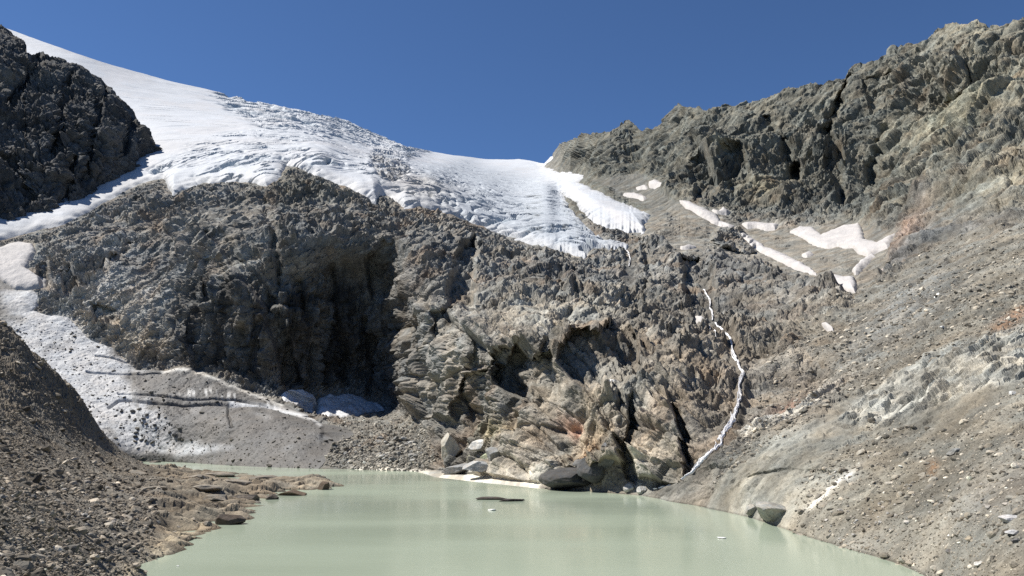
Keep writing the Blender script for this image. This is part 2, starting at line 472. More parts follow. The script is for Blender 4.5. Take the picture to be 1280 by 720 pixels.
NUNATAK = [(462, 200), (474, 194), (498, 203), (512, 212), (508, 226), (492, 232), (476, 226), (464, 214)]
gsd = within(GLACIER, WSX, WSY, 30, sdist, -99)
SNOW = [
 ('snow_patch', 'long white snow strip running down below the right ridge cliffs, widest at its upper end', [(850, 251), (862, 252), (880, 261), (896, 269), (900, 277), (920, 284), (916, 285), (896, 281), (884, 273), (868, 264), (856, 258)]),
 ('snow_patch', 'narrow snow ribbon slanting down the gully beside the brown rock knoll', [(926, 290), (940, 297), (956, 309), (975, 316), (1000, 328), (1020, 341), (1006, 340), (985, 331), (968, 322), (950, 314), (936, 302)]),
 ('snow_patch', 'largest snow field of the high basin, ragged and two-lobed, under the right cliffs', [(988, 289), (1000, 283), (1014, 284), (1027, 294), (1040, 288), (1056, 282), (1074, 280), (1078, 290), (1080, 300), (1096, 303), (1110, 296), (1118, 292), (1108, 307), (1094, 313), (1084, 318), (1072, 314), (1066, 308), (1046, 307), (1034, 309), (1020, 306), (1010, 301), (1000, 294)]),
 ('snow_patch', 'wedge of snow at the lowest point of the high basin', [(1019, 349), (1038, 350), (1042, 344), (1056, 347), (1066, 346), (1070, 355), (1068, 365), (1054, 360), (1038, 354)]),
 ('snow_patch', 'thin oblique snow streak climbing from the basin wedge towards the reddish rock', [(1066, 338), (1076, 326), (1090, 318), (1094, 320), (1080, 331), (1070, 341)]),
 ('snow_patch', 'small snow patch at the cliff foot just above the long strip', [(892, 262), (900, 264), (904, 259), (912, 264), (908, 267), (896, 266)]),
 ('snow_patch', 'flat dusty snow patch below the ochre cliff foot', [(928, 279), (944, 277), (958, 281), (973, 280), (968, 286), (956, 286), (946, 283), (934, 284)]),
 ('snow_patch', 'small rounded snow spot on the scree beneath the left end of the right ridge', [(811, 227), (820, 225), (827, 229), (818, 233), (812, 232)]),
 ('snow_patch', 'tiny snow spot left of the rounded one on the scree beneath the ridge', [(796, 234), (806, 231), (808, 234), (798, 236)]),
 ('snow_patch', 'flat snow streak on the scree just above the right glacier lobe', [(781, 242), (792, 241), (806, 246), (804, 248), (790, 245)]),
 ('snow_patch', 'short white snow dash on the rock shelf right of the glacier snout', [(851, 308), (862, 306), (870, 308), (862, 310), (852, 310)]),
 ('snow_patch', 'tiny snow remnant on the scree left of the basin snow field', [(1003, 318), (1012, 315), (1016, 317), (1008, 321)]),
 ('snow_patch', 'small snow remnant lying alone on brown debris below the basin', [(1028, 404), (1034, 404), (1040, 409), (1034, 409)]),
 ('snow_patch', 'small bright snow patch beside the upper waterfall', [(870, 396), (877, 397), (883, 402), (876, 402)]),
 ('snow_patch', 'bright white snow bank on the left, touching the cliff above the dirty ice tongue', [(-60, 300), (0, 309), (22, 303), (40, 305), (44, 313), (36, 325), (32, 335), (44, 343), (60, 350), (56, 356), (38, 360), (20, 362), (0, 350), (-60, 345)]),
 ('snow_block', 'shaded left block of blue-grey snow at the foot of the dark wall', [(352, 494), (362, 489), (376, 488), (390, 496), (396, 507), (390, 514), (370, 510), (354, 502)]),
 ('snow_block', 'shaded broad snow wedge at the foot of the dark wall, right of the smaller block', [(397, 500), (412, 494), (420, 498), (434, 494), (448, 497), (462, 503), (476, 506), (482, 513), (466, 516), (440, 520), (410, 522), (398, 518)]),
]
TONGUE = [(-60, 352), (0, 352), (22, 364), (40, 362), (46, 372), (42, 390), (62, 396), (86, 399), (100, 412), (112, 426), (140, 436), (152, 448), (168, 464), (204, 466), (230, 462), (252, 466), (272, 476), (300, 487), (330, 497), (356, 510), (384, 522), (410, 532), (436, 541),
          (414, 553), (404, 568), (390, 596), (348, 598), (320, 598), (296, 598), (250, 596), (236, 584), (200, 579), (150, 577), (100, 575), (-60, 500)]
tsd = within(TONGUE, WSX + sstep(330, 400, PX) * (WX - WSX) * 2, WSY, 30, sdist, -99)
ssd = [within(p, WSX, WSY, 16, sdist, -99) for _, _, p in SNOW]
icesd = np.maximum.reduce([gsd, tsd] + ssd)

# ---- where the ground is cliff, scree, rubble, beach
SCREE = [(870, 660), (905, 590), (960, 545), (1050, 500), (1060, 470), (1010, 440), (1000, 410), (1060, 380), (1120, 340), (1180, 300), (1260, 290), (1330, 240), (1560, 200), (1560, 830), (1000, 830), (940, 690)]
SCREE2 = [(735, 222), (800, 215), (845, 250), (882, 258), (925, 279), (985, 284), (1060, 276), (1120, 290), (1112, 330), (1085, 372), (1040, 352), (985, 345), (940, 326), (900, 320), (850, 316), (810, 300), (800, 285), (812, 268)]
KNOLL = [(886, 300), (900, 282), (922, 284), (946, 306), (936, 318), (905, 312)]
SLAB = PUSH[30][0]; SLAB2 = PUSH[31][0]
RUBBLE = [(372, 576), (396, 545), (410, 530), (450, 522), (490, 516), (520, 520), (536, 545), (548, 572), (530, 590), (470, 592), (400, 592)]
BEACH = [(440, 584), (480, 583), (530, 587), (560, 590), (620, 597), (672, 603), (682, 640), (540, 640), (440, 640)]
m_scree = np.maximum(soft(SCREE, WX, WY, 22), soft(SCREE2, WX, WY, 10) * (1 - soft(KNOLL, WX, WY, 6)))
m_slab = np.maximum(soft(SLAB, WX, WY, 8), soft(SLAB2, WX, WY, 6))
m_rub = soft(RUBBLE, WX, WY, 8)
m_beach = soft(BEACH, PX + 2 * w1, PY + .8 * w2, 5)
m_thr = np.interp(PX, [850, 1000, 1150, 1280], [520, 470, 330, 250])
m_far = sstep(m_thr, m_thr + 100, YB) * sstep(660, 740, PX)          # the right ridge
m_right = sstep(800, 1000, PX)

STREAMS = [[(893, 405), (911, 426), (915, 440), (927, 466), (924, 496), (917, 522), (895, 566), (862, 588), (822, 614)], [(893, 568), (872, 590), (850, 606), (834, 616)], [(888, 570), (868, 584), (858, 592), (852, 597)], [(879, 362), (887, 380), (890, 402), (890, 424)], [(785, 313), (787, 322), (785, 362)]]
# ---- broken rock: facets of many sizes
warp = np.stack([gn(BASE0, 22, 51), gn(BASE0, 22, 52), gn(BASE0, 22, 53)], -1)
Q = BASE0 + warp * 3.5
FOL = aniso((.8, .1, .6), 1.8)            # foliation rising to the right
VERT = aniso((.12, 0, 1), 1.9)            # upright ribs on the wall
wall = sstep(.62, .3, NRM[..., 2]) * (1 - m_right)
mix = lambda a, b, t: a * (1 - t) + b * t
big = fbm(Q, 75, 2, .5, 61, True)
fa = facet(Q, 30, 62, .9, VERT); fb = facet(Q, 14, 63, 1.1, FOL); fb2 = facet(Q, 13, 64, 1.1, VERT)
fc = facet(Q, 6.5, 65, 1.2, FOL); fc2 = facet(Q, 6.0, 75, 1.2, VERT); fd = facet(BASE0 + warp * 2, 3.0, 66, 1.3, FOL); fe = facet(BASE0, 1.5, 67, 1.3)
fg = gn(BASE0, 1.1, 69)
hum = fbm(BASE0, 9, 3, .55, 68)
ba = block(Q, 20, 301, .9, 9, (.8, 1.1, 3)); bb = block(BASE0, 8.5, 302, 1.0, 8, (.6, 1.2, 3)); bc = block(BASE0, 3.6, 303, 1.1, 6, (.55, 1.3, 2)); bd = block(BASE0, 1.7, 304, 1.2, 5, (.6, 1.2, 1.6))
JV = np.array([[.12, .1, 1], [.92, .38, -.05], [.35, -.93, .12]])
bv1 = block(BASE0, 15, 351, .8, 10, (2.0, .75, 5), JV, .3); bv2 = block(BASE0, 6.5, 352, .9, 9, (2.2, .75, 4), JV, .3); bv3 = block(BASE0, 2.8, 353, 1.0, 7, (1.8, .8, 3), JV, .3)
butt = np.clip(soft([(500, 380), (600, 402), (700, 408), (800, 425), (870, 470), (880, 610), (520, 600)], WX, WY, 40) + wall, 0, 1)
broken = .45 + .85 * sstep(-.3, .35, gn(BASE0, 45, 305)) * sstep(-.5, .2, gn(BASE0, 17, 306))      # sound slabs next to shattered rock
near = (3.0 * big + 1.6 * fa * ok(30) + 3.4 * ba * ok(16) + .7 * mix(fb, fb2, wall) * ok(14) + 2.9 * bb * ok(7) * (.4 + .6 * broken)
        + broken * (.6 * mix(fc, fc2, wall) * ok(6) + 2.0 * bc * ok(3) + .6 * fd * ok(3) + 1.2 * bd * ok(1.6) + .3 * fe * ok(1.5) + .3 * fe * ok(1.5)) + .12 * fg * ok(1.1))
far_ = (7 * fbm(Q, 120, 2, .5, 71, True) + 3.5 * facet(Q, 62, 72, .9, VERT) + 6 * block(Q, 40, 311, .9, 9, (.7, 1.2, 1.2)) + 8 * gn(Q @ aniso((.25, 0, 1), 4), 34, 314) + 5.5 * block(Q, 17, 312, 1.0, 8, (.55, 1.3, 1.2))
        + broken * (3.4 * block(BASE0, 7.5, 313, 1.1, 6, (.55, 1.3, 1.2)) * ok(6) + .9 * fc * ok(6) + 2.8 * bc * ok(3) + 1.2 * fd * ok(3) + 1.2 * bd * ok(1.8)))
rib = gn(Q @ aniso((.12, 0, 1), 4), 16, 361)
nearv = (3.0 * big + 2.0 * fa * ok(30) + 4.5 * rib + 4.6 * bv1 * ok(12) + 3.4 * bv2 * ok(6) + (.4 + .55 * broken) * (2.2 * bv3 * ok(3) + .9 * bc * ok(3) + .7 * bd * ok(1.6)) + .1 * fg * ok(1.1))
near = mix(near, nearv, butt)
rock = mix(near, far_, m_far)
rock *= 1 - .3 * sstep(1130, 1200, PX) * sstep(210, 260, PY)
scr = .7 * fbm(BASE0, 40, 2, .5, 81) + .22 * hum + .28 * fd * ok(3) + .25 * fe * ok(1.5) + .15 * fg * ok(1.1)
strk = gn(Q @ aniso((.75, .35, .45), 10), 1.8, 88); strk2 = gn(Q @ aniso((.75, .35, .45), 5), 9, 89)
scr += .3 * strk + .35 * strk2
scr_scale = np.clip(YB / 150, .5, 3)
slab = .4 * facet(Q, 7, 84, 1.2, aniso((.75, .35, .45), 4)) + .9 * facet(Q, 2.8, 340, 1.1, aniso((.75, .35, .45), 5)) + .8 * facet(Q, 1.3, 341, 1.1, aniso((.75, .35, .45), 4)) + .3 * facet(Q, 2.6, 85, 1.2, aniso((.75, .35, .45), 3)) + .4 * fd
rub = .5 * hum + .9 * facet(BASE0, 2.4, 86, 1.2) + .5 * facet(BASE0, 1.1, 87, 1.2)
calm = sstep(255, 140, YB) * .45 * m_right                    # the nearer right-hand rock is low, smooth slabs
D = mix(rock * (1 - calm), scr * scr_scale, m_scree)
D = mix(D, slab, m_slab); D = mix(D, rub, m_rub); D = mix(D, .06 * hum, m_beach)
zsh = BASE0[..., 2]
D *= 1 - rockiness[None] * .45 * sstep(34, 4, PY - tline[None])          # the traced skyline stays put
D *= .25 + .75 * sstep(0, 7, zsh)                             # calmer at the water's edge
ice_in = sstep(-5, 4, icesd)
D *= 1 - .72 * sstep(-26, -2, icesd) * (1 - sstep(380, 300, YB))
fine_ = sstep(-30, -20, icesd) * sstep(0, -6, icesd)
D *= 1 - .6 * soft([(-140, 290), (0, 285), (80, 268), (185, 215), (215, 225), (215, 240), (130, 262), (60, 300), (-140, 330)], WX, WY, 14)
D += fine_ * (1 - m_scree) * (1 - m_rub) * (1 - m_beach) * (1.3 * bc * ok(3) + .9 * bd * ok(1.6) + .9 * fd * ok(3)) * sstep(300, 380, YB)
sd_st = np.minimum.reduce([within(l, PX, PY, 14, ldist, 99) for l in STREAMS])
D *= 1 - .75 * sstep(9, 3, sd_st) * sstep(590, 560, PY) - .5 * sstep(5, 1.5, sd_st) * sstep(560, 590, PY)
D = D * (1 - .82 * ice_in) - ice_in * np.where(gsd > tsd, 3.0, 1.2)
DISP = BASE + NRM * D[..., None]

# ---- bare-rock colours (albedo), from soft patches
def paint(col, mask, rgb): return col + (np.array(rgb) - col) * np.clip(mask, 0, 1)[..., None]
C = np.empty(PX.shape + (3,)); C[:] = (.20, .198, .19)
C = paint(C, sstep(480, 640, WX) * sstep(330, 420, WY), (.225, .214, .192))
C = paint(C, blob(640, 400, 120, 26, -4, WX, WY), (.36, .345, .305))
C = paint(C, blob(110, 390, 130, 95, -30, WX, WY), (.37, .362, .345))
C = paint(C, blob(170, 425, 55, 22, 15, WX, WY), (.30, .275, .235))
C = paint(C, blob(590, 430, 26, 50, 15, WX, WY), (.36, .345, .315))
C = paint(C, blob(530, 245, 60, 22, 20, WX, WY) * .7, (.27, .225, .175))
C = paint(C, blob(380, 235, 60, 22, 10, WX, WY) * .6, (.21, .2, .165))
C = paint(C, blob(735, 545, 40, 55, 0, WX, WY), (.265, .235, .19))
C = paint(C, blob(728, 558, 16, 14, 0, WX, WY), (.37, .27, .185))
C = paint(C, blob(698, 520, 12, 9, 0, WX, WY), (.40, .25, .19))
C = paint(C, blob(615, 535, 28, 14, 0, WX, WY), (.30, .27, .19))
C = paint(C, blob(815, 560, 26, 40, 15, WX, WY), (.31, .292, .255))
C = paint(C, blob(900, 470, 60, 60, 0, WX, WY) * .8, (.255, .225, .19))
C = paint(C, blob(985, 500, 30, 10, -25, WX, WY), (.29, .18, .13))
C = paint(C, blob(800, 440, 60, 20, 0, WX, WY) * .6, (.24, .21, .175))
C = paint(C, m_far, (.215, .21, .182))
C = paint(C, m_far * sstep(1080, 1250, WX), (.28, .266, .222))
C = paint(C, blob(1210, 140, 90, 26, -32, WX, WY) * .75, (.32, .305, .235))
C = paint(C, blob(1240, 50, 30, 22, 0, WX, WY) * .7, (.31, .285, .225))
C = paint(C, blob(905, 198, 12, 7, 20, WX, WY), (.36, .335, .26))
C = paint(C, blob(965, 245, 30, 14, 0, WX, WY) * .7, (.29, .245, .165))
C = paint(C, blob(1138, 290, 40, 11, -48, WX, WY), (.30, .232, .195))
C = paint(C, m_scree * soft(SCREE2, WX, WY, 12), (.215, .208, .19))
sc1 = soft(SCREE, WX, WY, 18)
C = paint(C, sc1, (.275, .26, .228))
C = paint(C, sc1 * blob(1130, 385, 110, 34, -38, WX, WY), (.262, .26, .25))
C = paint(C, sc1 * blob(1100, 620, 100, 40, -15, WX, WY) * .7, (.28, .25, .20))
C = paint(C, sc1 * blob(1240, 610, 70, 40, -20, WX, WY) * .7, (.265, .26, .245))
C = paint(C, sc1 * blob(960, 600, 90, 40, -15, WX, WY), (.27, .265, .238))
C = paint(C, blob(1035, 425, 50, 22, -20, WX, WY) * .8, (.235, .205, .17))
C = paint(C, m_slab, (.43, .42, .385))
C *= (1 + m_slab * (.30 * facet(Q, 2.8, 340, 0, aniso((.75, .35, .45), 5)) + .45 * gn(Q @ aniso((.75, .35, .45), 6), 2.2, 343) - .25 * sstep(0, .4, gn(BASE0, 9, 344))))[..., None]
C = paint(C, blob(1262, 398, 28, 8, -30, WX, WY), (.42, .28, .2))
C = paint(C, blob(1163, 585, 7, 12, 0, WX, WY) * .7, (.38, .24, .15))
for (sx, sy, a, b_) in ((1045, 605, 26, 3.2), (1022, 626, 18, 2.4), (1060, 592, 12, 2.4)):
    C = paint(C, blob(sx, sy, a, b_, -38, PX + 1.5 * w3, PY + 1.5 * w4), (.6, .585, .55))
C = paint(C, m_rub, (.225, .218, .2))
C = paint(C, m_beach, (.56, .54, .49))
C = paint(C, blob(655, 590, 60, 9, 4, WX, WY) * .8, (.40, .38, .34))
# streaks of iron and lichen, veins of pale quartz along the foliation
vein = gn(Q @ aniso((.8, .1, .6), 5), 5, 91)
C *= (1 + m_scree * (.30 * strk + .20 * strk2))[..., None]
C *= (1 + .22 * sstep(.15, .45, vein) - .14 * sstep(-.15, -.45, vein))[..., None]
st = fbm(BASE0, 60, 3, .5, 93)
C *= (1 + (.30 - .2 * m_scree)[..., None] * st[..., None] * np.array([1, .94, .82]))
stain = (1 - .7 * m_scree) * sstep(.12, .5, gn(Q @ aniso((0, 0, 1), 4), 14, 94)) * sstep(700, 560, YB)
C = paint(C, stain * .3, (.24, .16, .10))
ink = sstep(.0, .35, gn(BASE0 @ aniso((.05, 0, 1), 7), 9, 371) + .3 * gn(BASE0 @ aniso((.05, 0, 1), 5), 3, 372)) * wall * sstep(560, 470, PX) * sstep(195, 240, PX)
C = paint(C, np.clip(wall * sstep(540, 480, PX) * sstep(195, 250, PX), 0, 1) * .75, (.125, .124, .12))  # dark wall's shade deepened in the rock colour, along with its black streaks
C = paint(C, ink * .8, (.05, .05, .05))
pale = block(BASE0, 4.5, 320, 0.0, 99, (.5, 1.2, 1.2))
C *= (1 + (.38 + .2 * butt) * pale + .25 * block(BASE0, 14, 324, 0.0, 99, (.4, 1.5, 1.2)))[..., None]
wet = sstep(.35, .1, DISP[..., 2]) * (1 - m_beach)
C *= (1 - .35 * wet)[..., None]
C *= (1 - .38 * sstep(11, 4, sd_st + 3 * w3))[..., None]      # wet rock beside the falls
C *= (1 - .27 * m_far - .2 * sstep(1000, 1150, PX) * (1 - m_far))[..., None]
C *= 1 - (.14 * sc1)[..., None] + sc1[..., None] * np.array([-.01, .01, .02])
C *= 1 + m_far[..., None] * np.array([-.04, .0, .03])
C = np.clip(C * np.array([.985, .955, .90]), .03, .7)

def add_back(P, drop):
    """the far side of a skyline: rows that fall away behind it"""
    k = np.arange(NBACK, 0, -1)[:, None]
    back = np.repeat(P[:1], NBACK, 0).copy()
    back[..., 1] += k * 9; back[..., 0] *= back[..., 1] / (back[..., 1] - k * 9)
    back[..., 2] -= k * 9 * drop
    return np.concatenate([back, P])

RX = lambda a: np.concatenate([np.repeat(a[:1], NBACK, 0), a])
drop = np.interp(pxs, [600, 700], [.15, .9])[None]
FULL = add_back(DISP, drop)
fn = fbm(FULL[:NBACK], 30, 4, .55, 96); FULL[:NBACK, :, 2] += fn * 6 * np.linspace(1, 0, NBACK)[:, None] * RX(rockiness[None] * np.ones_like(PX))[:NBACK]
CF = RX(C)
reg = np.zeros(PX.shape, np.int8)
reg[(m_far > .5) & (m_scree < .5)] = 1
reg[(m_scree >= .5) | (m_slab > .5)] = 2
reg[m_rub > .5] = 3
reg[(m_beach > .5)] = 4
regF = RX(reg)[:-1, :-1]
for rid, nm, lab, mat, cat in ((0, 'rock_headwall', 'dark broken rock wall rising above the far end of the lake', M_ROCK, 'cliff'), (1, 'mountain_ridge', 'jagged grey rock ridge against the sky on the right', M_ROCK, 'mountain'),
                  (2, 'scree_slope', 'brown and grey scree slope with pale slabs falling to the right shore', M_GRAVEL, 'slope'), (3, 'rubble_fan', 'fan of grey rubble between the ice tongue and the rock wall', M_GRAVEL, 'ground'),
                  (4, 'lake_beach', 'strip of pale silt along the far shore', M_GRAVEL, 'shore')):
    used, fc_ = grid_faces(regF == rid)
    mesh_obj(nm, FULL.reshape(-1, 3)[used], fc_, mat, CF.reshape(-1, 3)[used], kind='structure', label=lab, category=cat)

def surf(px, py, arr=DISP):
    px = np.asarray(px, float); py = np.asarray(py, float)
    t = np.interp(px, pxs, tline); b = np.interp(px, pxs, bline)
    ci = (px - PX0) / (PX1 - PX0)
    return upsample(arr, ci * (NCOL - 1), upsample(cs, ci * 250, (py - t) / (b - t) * 139) * (NROW - 1))

# the slopes run on beyond both edges of the view
for sgn, col_, nm, lab in ((1, -1, 'scree_slope', 'upper scree slope continuing past the right edge of the view'), (-1, 0, 'rock_headwall', 'rock slope continuing past the left edge of the view')):
    edge_ = FULL[::3, col_]
    k_ = (np.arange(0, 36) ** 1.35)[None]
    sp_ = np.repeat(edge_[:, None], 36, 1).copy()
    sp_[..., 0] += sgn * k_ * 2.2 + .0
    sp_[..., 2] += k_ * 2.2 * (.42 if sgn > 0 else .0)
    sp_[..., 2] += (2.2 * fbm(sp_, 30, 4, .55, 501) + .8 * block(sp_, 6, 502)) * np.minimum(np.arange(36) / 6, 1)[None] - .05
    sc_ = np.repeat(CF[::3, col_][:, None], 36, 1) * (1 + .2 * fbm(sp_, 20, 3, .5, 503))[..., None]
    used, fc_ = grid_faces(np.ones((sp_.shape[0] - 1, 35), bool))
    mesh_obj(nm, sp_.reshape(-1, 3)[used], fc_, M_GRAVEL if sgn > 0 else M_ROCK, np.clip(sc_, .03, .7).reshape(-1, 3)[used], kind='structure', label=lab, category='slope' if sgn > 0 else 'cliff')

# ------------------------------------------------------------------ glacier
ICEFALL = [(190, 215), (230, 190), (300, 168), (430, 160), (540, 200), (600, 215), (690, 245), (730, 300), (730, 330), (500, 262), (350, 232), (200, 240)]
SERAC = [(262, 112), (300, 112), (430, 135), (540, 190), (505, 205), (420, 178), (330, 165), (285, 140)]
mi = soft(ICEFALL, WX, WY, 16); ms = soft(SERAC, WX, WY, 14)
lobe = soft([(520, 215), (580, 205), (700, 235), (780, 312), (730, 330), (600, 290), (530, 262)], WX, WY, 20)
upper = soft([(150, 110), (290, 118), (300, 165), (200, 190), (160, 150)], WX, WY, 20)
GB = blur(BASE0, 2)
gw = np.stack([gn(GB, 90, 101), gn(GB, 90, 102), 0 * PX], -1)
gq = GB + gw * 15
def slit(axis, k, sc, seed, width):
    n = gn(gq @ aniso(axis, k), sc, seed)
    return np.clip(1 - np.abs(n) / width, 0, 1)
okg = lambda a, sz: a * ok(sz)
cre_l = slit((.75, .6, .25), 2.3, 9, 103, .17)               # left fall: crevasses climb to the right
cre_r = slit((.8, -.5, .0), 2.2, 10, 104, .18)               # right lobe: bent round the tongue
cre_u = slit((1, .25, 0), 6, 26, 105, .07)
cre_s = slit((1, .1, 0), 3, 20, 106, .22)
cre_f = slit((.7, .7, .1), 2.6, 7.5, 114, .2) * ok(3); cre_g = slit((.8, -.35, .1), 2.2, 8, 115, .2) * ok(3)
frag = facet(gq, 11, 107, 1.0, aniso((.8, .4, 0), 2)); frag2 = facet(gq, 5, 108, 1.0)
patchy = sstep(-.25, .35, gn(GB, 60, 109)); patchy2 = sstep(-.1, .4, gn(GB, 45, 110))
thick = 4.5 * (1 - np.exp(-np.clip(gsd, 0, 99) / 9)) + .8 - 5 * sstep(1, -5, gsd)
grp = sstep(.0, .3, gn(GB, 24, 119)) * .85 + .15
cre_l *= grp; cre_r *= (.25 + .75 * grp) * (1 - blob(687, 248, 13, 60, 0, PX, PY)); cre_g *= 1 - blob(687, 248, 13, 60, 0, PX, PY)
cre_l *= ok(4.5); cre_r *= ok(4.5); cre_u *= ok(5); cre_s *= ok(8); frag *= ok(11); frag2 *= ok(5)
thick += -7.5 * cre_l * mi * (1 - lobe) * patchy - 8 * cre_r * lobe * (.35 + .65 * patchy) - 3.5 * cre_u * upper * patchy2 - 8 * cre_s * ms
patchy3 = sstep(0, .35, gn(GB, 28, 116))
thick += -6.5 * cre_f * np.maximum(mi * (1 - lobe), ms * .8) * patchy3 - 6.5 * cre_g * lobe * patchy3
thick += 1.6 * block(gq, 9, 331, 1.0, 7, (1, 1.6, 1), np.array([[.7, .7, .1], [-.6, .7, .1], [0, .2, 1]])) * np.maximum(np.maximum(mi * (.15 + .5 * patchy3 * patchy), ms), lobe * (.3 + .5 * patchy3)) * ok(8)
thick += soft(NUNATAK, WX, WY, 9) * (3.0 * block(gq, 7, 332, 1.1, 6) + 1.5 * frag2 - 3)
thick += 1.4 * frag * np.maximum(mi * .4 * patchy3, ms) * (.4 + .6 * patchy) + .9 * frag2 * np.maximum(mi * .5 * patchy3, ms) + .5 * gn(gq @ aniso((.3, -1, -.5), 6), 7, 117) * mi + .35 * gn(gq @ aniso((.45, -1, -.3), 6), 4, 118) * lobe + .8 * fbm(GB, 50, 4, .5, 111)
gN = normals(blur(BASE0, 10))
GL = GB + gN * thick[..., None]
GC = np.empty_like(C); GC[:] = (.475, .495, .515)
dirt = sstep(-.1, .5, fbm(GB, 70, 4, .6, 112))
GC = paint(GC, dirt * .45, (.49, .48, .475))
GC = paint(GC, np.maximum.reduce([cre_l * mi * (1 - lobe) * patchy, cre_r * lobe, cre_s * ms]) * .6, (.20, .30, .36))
GC = paint(GC, cre_u * upper * patchy2 * .8, (.38, .42, .45))
GC = paint(GC, lobe * .8, (.34, .37, .40))
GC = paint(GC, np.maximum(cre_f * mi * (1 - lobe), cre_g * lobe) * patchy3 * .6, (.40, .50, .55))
GC = paint(GC, blob(520, 238, 46, 13, 12, WX, WY) * .75, (.42, .39, .35))
nun = soft(NUNATAK, WX, WY, 9)
GC = paint(GC, nun * (.2 + .5 * sstep(-.2, .3, frag2 + .6 * w3)), (.21, .195, .175))
GC = paint(GC, sstep(0, 9, gsd) * 0 + sstep(7, 0, gsd) * .5, (.50, .49, .47))
GC = paint(GC, soft([(735, 256), (800, 285), (806, 288), (770, 283)], WX, WY, 8) * .5, (.66, .62, .58))
pink = gn(GB @ aniso((.6, .7, .2), 4), 20, 113)
GC *= (1 + .06 * pink)[..., None]
keep = cells(RX(gsd > -6)); keep[:NBACK] &= (np.arange(NBACK)[:, None] >= 0)
GLF = add_back(GL, np.full((1, NCOL), .06)); GCF = RX(GC)
used, fc_ = grid_faces(keep)
mesh_obj('glacier', GLF.reshape(-1, 3)[used], fc_, M_SNOW, GCF.reshape(-1, 3)[used], (RX(np.maximum(np.maximum(mi, ms), lobe)) < .4).reshape(-1)[used], label='broad white glacier with crevassed icefall spilling over the rock wall', category='glacier')

# debris-covered tongue below
tq = BASE0
tw = np.stack([gn(tq, 30, 121), gn(tq, 30, 122), gn(tq, 30, 123)], -1) * 8
tt = 1.6 * (1 - np.exp(-np.clip(tsd, 0, 99) / 8)) + .3 - 1.6 * sstep(0, -5, tsd) + .6 * fbm(tq, 14, 4, .55, 124) + .14 * facet(tq, 3, 125, 1.0) + .14 * facet(tq, 1.6, 132, 1.2) + .35 * gn((tq + 0) @ aniso((.35, -1, .35), 5), 6, 133)
for line, w, a in (([(150, 497), (215, 500), (300, 505), (380, 520)], 1.3, 1.3), ([(136, 514), (150, 506), (230, 509), (330, 512), (396, 526)], 1.4, 1.6), ([(287, 512), (290, 530), (292, 540)], 1.3, 1.2),
                   ([(120, 448), (200, 458)], 1.1, 1.0), ([(110, 470), (160, 472), (200, 468)], 1.1, 1.0)):
    tt -= a * np.exp(-(within(line, WSX, WSY, 10, ldist, 99) / w) ** 2)
tt *= 1 - sstep(320, 370, PX) * (1 - sstep(0, 26, tsd))
TG = BASE + NRM * tt[..., None]
TC = np.empty_like(C); TC[:] = (.128, .122, .113)
str_ = gn((tq + tw) @ aniso((.35, -1, .35), 6), 9, 126)
white = blob(105, 470, 62, 70, 0, WX, WY) * 1.2 + blob(165, 530, 70, 30, 22, WX, WY) * 1.15 + blob(60, 420, 50, 45, 40, WX, WY) * 1.2 + blob(265, 566, 100, 9, 3, WX, WY) * .55 + blob(30, 375, 40, 14, 0, WX, WY) * .6
white += .6 * str_ + .13 * fbm(tq, 12, 4, .6, 127)
TC = paint(TC, sstep(.3, 1.0, white), (.43, .432, .43))
TC = paint(TC, sstep(.2, .5, str_) * .25, (.42, .42, .415))
rim = np.exp(-(within([(204, 466), (230, 463), (252, 467), (272, 477), (300, 488), (350, 508)], WSX, WSY, 9, ldist, 99) / 3.0) ** 2)
TC = paint(TC, rim * .8, (.58, .56, .51))
chalk = np.exp(-(within([(232, 496), (262, 494), (300, 500), (340, 508)], PX, PY, 16, ldist, 99) / 5.0) ** 2) * sstep(.05, .3, gn(np.stack([PX, PY * .3, 0 * PX], -1), 4.5, 128))
TC = paint(TC, chalk * .8, (.6, .59, .56))
TC = paint(TC, np.exp(-(within([(290, 508), (345, 513), (390, 524), (400, 532)], WSX, WSY, 9, ldist, 99) / 2.5) ** 2) * .7, (.66, .66, .65))
TC *= (1 + .13 * facet(tq, 2.2, 129, 0))[..., None]
spots = sstep(.30, .42, facet(tq, 3.0, 130, 0)) * sstep(.0, .3, gn(tq, 12, 131))
TC = paint(TC, spots * .35, (.12, .115, .11))
low = sstep(4.2, 1.5, TG[..., 2]) * sstep(250, 200, PX)
TC = paint(TC, low, (.055, .055, .05))                          # shade of the undercut ice lip, painted near-black at the water
used, fc_ = grid_faces(cells(tsd > -5))
mesh_obj('glacier_tongue', TG.reshape(-1, 3)[used], fc_, M_ICE, np.clip(TC, .03, .8).reshape(-1, 3)[used], False, label='grey debris-covered ice tongue sloping down left of the dark wall to the lake', category='glacier tongue')

